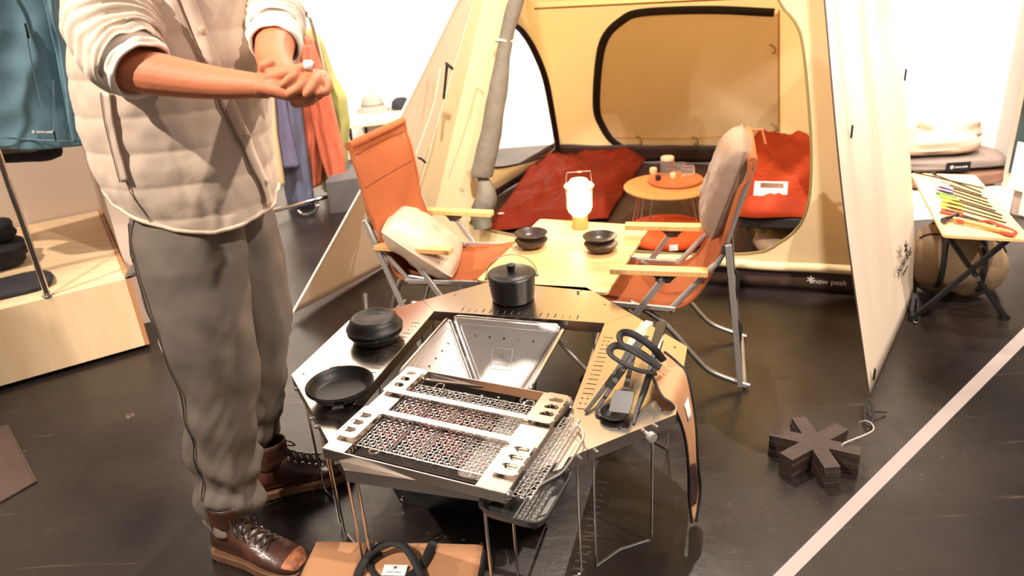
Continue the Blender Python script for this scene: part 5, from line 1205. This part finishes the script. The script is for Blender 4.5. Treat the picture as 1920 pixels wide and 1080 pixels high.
gm('orange_jacket', 'bright orange jacket hanging on the far rack beside the green one', 'jacket', 'orange_cloth', (186, 94, 66), [(52, 547, 562), (76, 548, 586), (150, 552, 600), (250, 560, 606), (345, 572, 604)], -.02, .09, 2, [([(84, 562, 590), (150, 572, 612), (220, 584, 630), (290, 600, 646), (335, 616, 648)], -.10, .06)])
gm('grey_blue_trousers', 'grey-blue trousers hanging low on the far rack', 'trousers', 'grey_blue_cloth', (100, 104, 128), [(150, 505, 560), (250, 512, 572), (320, 526, 582), (384, 540, 590)], -.14, .07, 3)
gm('violet_trousers', 'short violet-grey trousers hanging behind the cream garment', 'trousers', 'violet_grey_cloth', (112, 108, 140), [(150, 485, 530), (250, 498, 548), (312, 512, 562)], -.24, .05, 4)
gm('cream_trousers', 'narrow cream garment hanging at the left of the grey-blue trousers', 'trousers', 'cream_cloth', (226, 206, 160), [(150, 478, 512), (250, 494, 520), (346, 508, 534)], -.34, .04, 5)
t = thing('grey_plinth', 'small dark grey block on the floor behind the far rack', 'plinth', tuple(on(652, 400, 0)))
p_ = on(620, 402, 0); q_ = on(684, 392, 0); G().prism([tuple(v.xy) for v in (p_, q_, q_+Vector((0, .4, 0)), p_+Vector((0, .4, 0)))], 0, .22).build('block', M('dark_grey_paint', (84, 80, 82), .7), t, smooth=False, bevel=.004)
# hat table
hz_ = .42
t = thing('hat_table', 'low pale wooden table holding a hat and a cap near the white wall', 'table', tuple(on(700, 300, 0)))
h0, h1, h2, h3 = on(640, 238, hz_), on(738, 226, hz_), on(780, 205, hz_), on(690, 205, hz_)
G().prism([tuple(v.xy) for v in (h0, h1, h1+Vector((.06, .5, 0)), h0+Vector((.06, .5, 0)))], hz_-.02, hz_).build('table_board', birch, t, smooth=False, bevel=.002)
for v in (h0+Vector((.05, .05, 0)), h1+Vector((-.04, .05, 0)), h1+Vector((.0, .44, 0)), h0+Vector((.1, .44, 0))):
    G().tube([(v.x, v.y, hz_-.02), (v.x, v.y, 0)], .012, 10).build('leg', blackm, t)
for i, (x, y, w, l_) in enumerate(((672, 262, .30, 'dark folded trousers on the left under the hat table'), (720, 258, .26, 'dark folded trousers on the right under the hat table'))):
    c = on(x, y+18, .2); o = heap(Vector((0, 0, 0)), (w, .26, .12), 4+i, 0, .1).build('folded_trousers', navy, None, angle=0); o.location = (h0.x+.17+i*.30, h0.y+.25, .11); tag(o, l_, 'trousers')
sh = G().prism([tuple(v.xy) for v in (h0+Vector((.0, .06, 0)), h1+Vector((0, .06, 0)), h1+Vector((.05, .42, 0)), h0+Vector((.05, .42, 0)))], .03, .045); sh.build('lower_shelf', blackm, t, smooth=False)
hc_ = on(696, 212, hz_)+Vector((0, .12, 0))
t = thing('bucket_hat', 'grey bucket hat lying on the pale hat table', 'hat', tuple(hc_))
G().lathe([(.001, .125), (.05, .124), (.075, .112), (.084, .085), (.092, .045), (.105, .028), (.135, .006), (.138, .002), (.132, .0), (.10, .02)], n=40).build('felt_body', M('grey_hat_cloth', (150, 138, 128), .8, bump=(200, .3)), t, world=False, angle=0)
G().lathe([(.093, .042), (.0945, .048), (.0925, .056)], n=40).build('hat_band', M('grey_band', (110, 100, 94), .7), t, world=False, angle=0)
cc_ = on(745, 207, hz_)+Vector((.02, .12, 0))
t = thing('dark_cap', 'small dark cap lying at the right of the hat table', 'hat', tuple(cc_))
g = G().lathe([(.001, .085), (.045, .078), (.075, .05), (.082, .0)], n=32); g.build('cap_crown', navy, t, world=False, angle=0)
G().grid(lambda u, v: Vector((-.02+.11*(u-.5)*1.4, -.07-.07*v*(1-(2*u-1)**2*.6), .006+.008*v)), 10, 4).build('cap_visor', navy, t, world=False, solid=.003)

# ================================================================ right side: partition, poster stand, bags, peg table
a_ = on(1690, 322, 0); b_ = on(1846, 368, 0); dv = (b_-a_).normalized(); pv = Vector((-dv.y, dv.x, 0))
if pv.x < 0: pv = -pv
G().prism([tuple(v.xy) for v in (a_-dv*.5, b_, b_+pv*.12, a_-dv*.5+pv*.12)], 0, 2.6).build('wall_right', wallm, smooth=False)['kind'] = 'structure'
ps = thing('poster_stand', 'tall grey stand with a teal and copper photo poster at the right edge', 'poster', tuple(on(1868, 385, 0)))
s0_ = on(1868, 392, 0); s1_ = on(1960, 420, 0); sd_ = (s1_-s0_).normalized(); so = Vector((-sd_.y, sd_.x, 0))
if so.y < 0: so = -so
s0_ = s0_+so*.0
G().prism([tuple(v.xy) for v in (s0_, s0_+sd_*.9, s0_+sd_*.9+so*.25-sd_*0, s0_+so*.25-sd_*.09)], 0, 2.3).build('stand_body', M('warm_grey_stand', (196, 176, 162), .7), ps, smooth=False)
def poster_mat():
    m = bpy.data.materials.new('poster_print'); m.use_nodes = True; nt = m.node_tree; b = nt.nodes['Principled BSDF']; b.inputs['Roughness'].default_value = .4
    tc = nt.nodes.new('ShaderNodeTexCoord'); n = nt.nodes.new('ShaderNodeTexNoise'); n.inputs['Scale'].default_value = 2.2; n.inputs['Detail'].default_value = 7
    r = nt.nodes.new('ShaderNodeValToRGB'); e = r.color_ramp.elements; e[0].position = .35; e[0].color = (*lin((30, 50, 60)), 1); e[1].position = .6; e[1].color = (*lin((120, 74, 60)), 1)
    k = e.new(.52); k.color = (*lin((62, 92, 98)), 1)
    nt.links.new(tc.outputs['Object'], n.inputs['Vector']); nt.links.new(n.outputs['Fac'], r.inputs[0]); nt.links.new(r.outputs[0], b.inputs['Base Color']); return m
pm_ = frame(s0_+sd_*.46-so*.004+Vector((0, 0, 1.22)), sd_, (0, 0, 1))
G().box((0, 0, 0), (.86, 2.0, .004)).xf(pm_).build('poster_sheet', poster_mat(), ps, smooth=False)
cpos = onp(1925, 316, s0_-so*.008, so)
G().box((0, 0, 0), (.16, .26, .003)).xf(frame(cpos, sd_, (0, 0, 1))).build('white_notice', white_tag, ps, smooth=False)
cpos = onp(1935, 440, s0_-so*.008, so)
G().box((0, 0, 0), (.2, .16, .003)).xf(frame(Vector((cpos.x, cpos.y, max(.09, cpos.z))), sd_, (0, 0, 1))).build('white_notice', white_tag, ps, smooth=False)
brn = M('brown_padded_cloth', (120, 86, 68), .7, 0, var=(6, .15), bump=(18, .35)); gry = M('grey_padded_cloth', (120, 106, 98), .7, 0, var=(6, .15), bump=(18, .35)); bge = M('beige_padded_cloth', (188, 156, 134), .7, 0, var=(5, .1), bump=(18, .35))
t = thing('low_display_block', 'low white display block under the stacked padded mats by the right wall', 'platform', tuple(on(1760, 345, 0)))
b0_ = at(1770, 330, 4.15); G().prism([(b0_.x-.42, b0_.y-.28), (b0_.x+.22, b0_.y-.30), (b0_.x+.16, b0_.y+.22), (b0_.x-.42, b0_.y+.25)], 0, max(.06, b0_.z-.02)).build('block', wallm, t, smooth=False, bevel=.003)
z0_ = max(.06, b0_.z-.02)
def pad(name, label, c, dims, m_, seed, piping=True):
    t = thing(name, label, 'padded mat', tuple(c), 0, None); heap(c, dims, seed, -.05, .07, 26, .55).build('padded_cover', m_, t, angle=0)
    if piping: G().tube([c+Vector((math.copysign(abs(math.cos(a))**.6, math.cos(a))*dims[0]/2*1.0, math.copysign(abs(math.sin(a))**.6, math.sin(a))*dims[1]/2*1.0, -.01)) for a in [2*PI*i/40 for i in range(40)]], .006, 6, closed=True).build('cover_piping', m_, t)
    return t
cB = Vector((b0_.x, b0_.y, z0_))
pad('padded_mat', 'dark brown padded mat at the bottom of the stack by the right wall', cB+Vector((-.02, 0, .05)), (.66, .44, .10), brn, 1)
t = pad('padded_mat', 'grey-brown padded mat with a black label in the middle of the stack', cB+Vector((-.03, .01, .135)), (.62, .42, .075), gry, 4)
lbm = frame(cB+Vector((-.06, -.212, .135)), (1, -.05, 0), (0, 0, 1)); G().box((0, 0, 0), (.13, .05, .004)).xf(lbm).build('black_label', blackm, t, smooth=False); snow(lbm @ Matrix.Translation((-.035, 0, .003)), .012, .003, whi, 'printed_emblem', t); text('printed_lettering', 'snow peak', .016, whi, t, lbm @ Matrix.Translation((.015, 0, .003)))
pad('padded_mat', 'light beige padded mat on top of the stack by the right wall', cB+Vector((-.10, .02, .225)), (.46, .34, .11), bge, 7)
o = heap(Vector((0, 0, 0)), (.34, .22, .16), 6, 0, .14).build('folded_blanket', M('pale_blanket', (206, 184, 166), .8, bump=(20, .4)), None, angle=0); o.location = cB+Vector((.04, .10, .28)); tag(o, 'pale crumpled blanket lying behind the top of the padded mat stack', 'blanket')

TZ2 = .40
n0 = on(1769, 440, TZ2); n1 = on(1935, 449, TZ2); f0 = on(1708, 324, TZ2); f1 = on(1829, 328, TZ2)
ex = (n1-n0).normalized(); ey = Vector((-ex.y, ex.x, 0)); PW_ = (n1-n0).length; PD = (f0-n0).dot(ey); sk = (f0-n0).dot(ex)
t = thing('peg_table', 'small bamboo folding table on black crossed legs holding a row of tent pegs', 'table', (n0.x, n0.y, 0))
quad = [tuple(v.xy) for v in (n0, n1, f1, f0)]
G().prism(rnd_poly(quad, .02, 4), TZ2-.014, TZ2).build('table_board', bamboo, t, smooth=False, bevel=.002)
G().beam(on(1778, 446, TZ2-.02)+ey*.02, on(1885, 594, .01), .022, .016).build('leg', blackm, t)
G().beam(on(1893, 452, TZ2-.02)+ey*.02, on(1712, 596, .01), .022, .016).build('leg', blackm, t)
dpt = ey*(PD*.82)
G().beam(on(1778, 446, TZ2-.02)+ey*.02+dpt, on(1885, 594, .01)+dpt, .022, .016).build('leg', blackm, t)
G().beam(on(1893, 452, TZ2-.02)+ey*.02+dpt, on(1712, 596, .01)+dpt, .022, .016).build('leg', blackm, t)
for q in (on(1885, 594, .012), on(1712, 596, .012)):
    G().tube([q, q+dpt], .010, 8).build('cross_bar', blackm, t)
    G().tube([q-ey*.012, q+ey*.02], .016, 12).build('rubber_foot', blackm, t)
c = on(1832, 521, .2); G().tube([c-ey*.015, c+ey*.01], .010, 12).build('pivot_bolt', chrome, t)
K = lambda x, y: (1640+x/4.5, 220+y/4.5)
pegs = [((340, 465), None, (930, 600), None, 'black'), ((490, 476), None, (905, 634), None, 'black'), ((486, 520), (560, 545), (912, 662), (226, 190, 160), 'cream'), ((500, 548), (625, 580), (958, 690), (214, 170, 150), 'rose'), ((512, 572), (655, 606), (970, 722), (190, 170, 200), 'lilac'), ((516, 603), (658, 636), (1000, 757), (130, 116, 190), 'violet'), ((526, 637), (680, 680), (1030, 792), (70, 120, 60), 'dark green'), ((552, 662), (706, 704), (1086, 829), (150, 190, 60), 'light green'), ((572, 705), (740, 742), (1086, 856), (240, 150, 40), 'amber'), ((560, 735), (732, 772), (1118, 892), (250, 206, 60), 'yellow'), ((566, 772), (742, 806), (1010, 905), (226, 90, 30), 'orange'), ((556, 798), (730, 834), (905, 878), (176, 50, 30), 'dark red')]
for i, (a, m_, b, col, nm) in enumerate(pegs):
    pa = on(*K(*a), TZ2+.006); pb_ = on(*K(*b), TZ2+.005)
    lab = ('tent peg with a %s grip lying on the peg table' % nm) if col else ('plain black tent peg, the farthest on the peg table' if i == 0 else 'plain black tent peg, second farthest on the peg table')
    t = thing('tent_peg', lab, 'tent peg', tuple(pa), 0, 'tent pegs on the bamboo table')
    G().tube([pa, pb_.lerp(pa, .03), pb_], [.0036, .0034, .001], 8).build('steel_shaft', M('blackened_steel', (44, 34, 30), .5, .5), t)
    if col:
        pm2 = on(*K(*m_), TZ2+.007); G().tube([pa-(pm2-pa).normalized()*.002, pa, pm2, pm2+(pm2-pa).normalized()*.002], [.003, .0068, .0068, .003], 10).build('coloured_grip', M('%s_enamel' % nm.replace(' ', '_'), col, .45), t)
    else: G().tube([pa+Vector((0, 0, .004)), pa+(pb_-pa).normalized()*.02+Vector((0, 0, .004))], .007, 8).build('peg_head', blackm, t)
ha = on(*K(640, 848), TZ2+.016); hb_ = on(*K(1170, 982), TZ2+.012)
t = thing('peg_hammer', 'wooden-handled hammer with steel head and red strap at the table front', 'hammer', tuple(ha))
d_ = (hb_-ha).normalized(); s_ = d_.cross(Vector((0, 0, 1)))
G().tube([ha+d_*.012, ha+d_*.05, hb_.lerp(ha, .5), hb_-d_*.02, hb_], [.008, .0095, .0085, .011, .009], 12).build('wooden_handle', walnut, t)
G().tube([ha-s_*.045, ha-s_*.028, ha-s_*.02, ha+s_*.02, ha+s_*.026, ha+s_*.05], [.012, .013, .009, .010, .014, .013], 14).build('steel_head', M('dark_polished_steel', (110, 106, 104), .25, 1), t)
G().tube([ha+d_*.03, ha+d_*.055], .0115, 12).build('copper_collar', M('copper', (214, 130, 90), .3, 1), t)
G().tube(smooth_path([on(*K(x, y), TZ2+.014) for x, y in ((700, 880), (720, 872), (760, 885))], 4), .009, 8, flat=.4).build('red_strap', M('red_webbing', (214, 44, 26), .7), t)
G().tube(smooth_path([on(*K(x, y), TZ2+z) for x, y, z in ((890, 876, .01), (960, 875, .02), (1040, 905, .022), (1120, 935, .02), (1180, 965, .018), (1170, 990, .012), (1100, 975, .012), (1020, 925, .012))], 5), .009, 8, flat=.5).build('red_strap', MATS['red_webbing'], t)
# duffel bag below
db = on(1800, 566, 0)+Vector((.02, .10, 0))
t = thing('duffel_bag', 'khaki duffel bag with black handles on the floor under the peg table', 'bag', tuple(db))
kh = M('khaki_canvas', (128, 104, 76), .75, 0, var=(6, .12), bump=(20, .35))
def dfl(u, v):
    a = 2*PI*u; x = (v-.5)*2; e = (max(0, 1-abs(x)**4))**.35
    r = Vector((x*.185, math.cos(a)*.145*e, .155+math.sin(a)*.150*e)); r += Vector((0, 1, 0))*.012*nz(x*2, a, 1)+Vector((0, 0, 1))*.018*nz(x*3, math.cos(a)*2, math.sin(a)*2+4)
    r.z = max(.004, r.z-.06*max(0, x)**2*max(0, math.sin(a))); return db+Matrix.Rotation(-.35, 3, 'Z') @ r
G().grid(dfl, 40, 30, closeu=True).build('bag_body', kh, t, angle=0)
def dd(a, x, o=.006):
    p = dfl(a/(2*PI), x); c = db+Vector((0, 0, .15)); return p+(p-c).normalized()*o
for x in (.28, .68):
    G().tube([dd(a, x) for a in [.7+3.2*i/24 for i in range(25)]], .012, 6, flat=.3).build('webbing_strap', blackt, t)
G().tube(smooth_path([dd(2.7, .28), dd(2.3, .32, .03), dd(2.1, .48, .05), dd(2.3, .64, .03), dd(2.7, .68)], 6), .010, 8, flat=.6).build('carry_handle', blackt, t)
G().tube(smooth_path([dd(1.3, .28), dd(1.5, .34, .03), dd(1.6, .48, .045), dd(1.5, .62, .03), dd(1.3, .68)], 6), .010, 8, flat=.6).build('carry_handle', blackt, t)
G().tube([dd(1.9, .06+.88*i/20, .004) for i in range(21)], .004, 6).build('zip', blackt, t)
# star-shaped weight
t = thing('star_weight', 'black six-armed star-shaped stack of boards weighting the tent cord on the floor', 'weight', tuple(on(1528, 850, 0)))
sc_ = on(1528, 826, .075); sc_.z = 0
tips = [(1441, 814), (1489, 778), (1572, 784), (1622, 846), (1576, 878), (1478, 870)]
an_ = [(on(x, y, .075)-sc_) for x, y in tips]
blackw = M('black_stained_wood', (58, 44, 38), .5, 0, var=(8, .3), bump=(40, .15))
a00 = math.atan2(an_[3].y, an_[3].x); RS = .130; WS = .0235
def starpoly(k, rot):
    pts = []
    for i in range(6):
        a = a00+rot+i*PI/3; d = Vector((math.cos(a), math.sin(a))); s = Vector((-d.y, d.x))
        inn = Vector((math.cos(a-PI/6), math.sin(a-PI/6)))*WS*2
        pts += [tuple(inn), tuple(d*RS*k-s*WS), tuple(d*RS*k+s*WS)]
    return [(p[0]+sc_.x, p[1]+sc_.y) for p in pts]
for i in range(4):
    G().prism(starpoly(1-.006*(i % 2), .012*((-1)**i)), .0185*i+.0008, .0185*(i+1)).build('star_board', blackw, t, smooth=False, bevel=.0008)
st = thing('steel_peg_hook', 'bent steel peg hooked into the star weight, tied to the tent cord', 'tent peg', tuple(on(1600, 830, .08)))
G().tube(smooth_path([on(1612, 792, .06), on(1622, 789, .075), on(1634, 794, .085), on(1638, 805, .09), on(1625, 814, .088), on(1600, 824, .083), on(1582, 832, .08), on(1577, 842, .06), on(1584, 852, .03)], 5), .0028, 8).build('bent_rod', alu, st)
G().tube([on(1588, 864, .02), on(1606, 858, .02)], .0032, 8).build('rod_tip', chrome, st)

q = on(243, 779, 0)
t = thing('floor_screw', 'small round metal screw cap set in the floor left of the person', 'screw', (q.x, q.y, 0))
G().lathe([(.001, .0015), (.006, .0015), (.007, .0022), (.014, .0022), (.016, .0015), (.017, .0002)], n=28).build('cap_ring', MATS['hatch_rim_metal'], t, world=False)
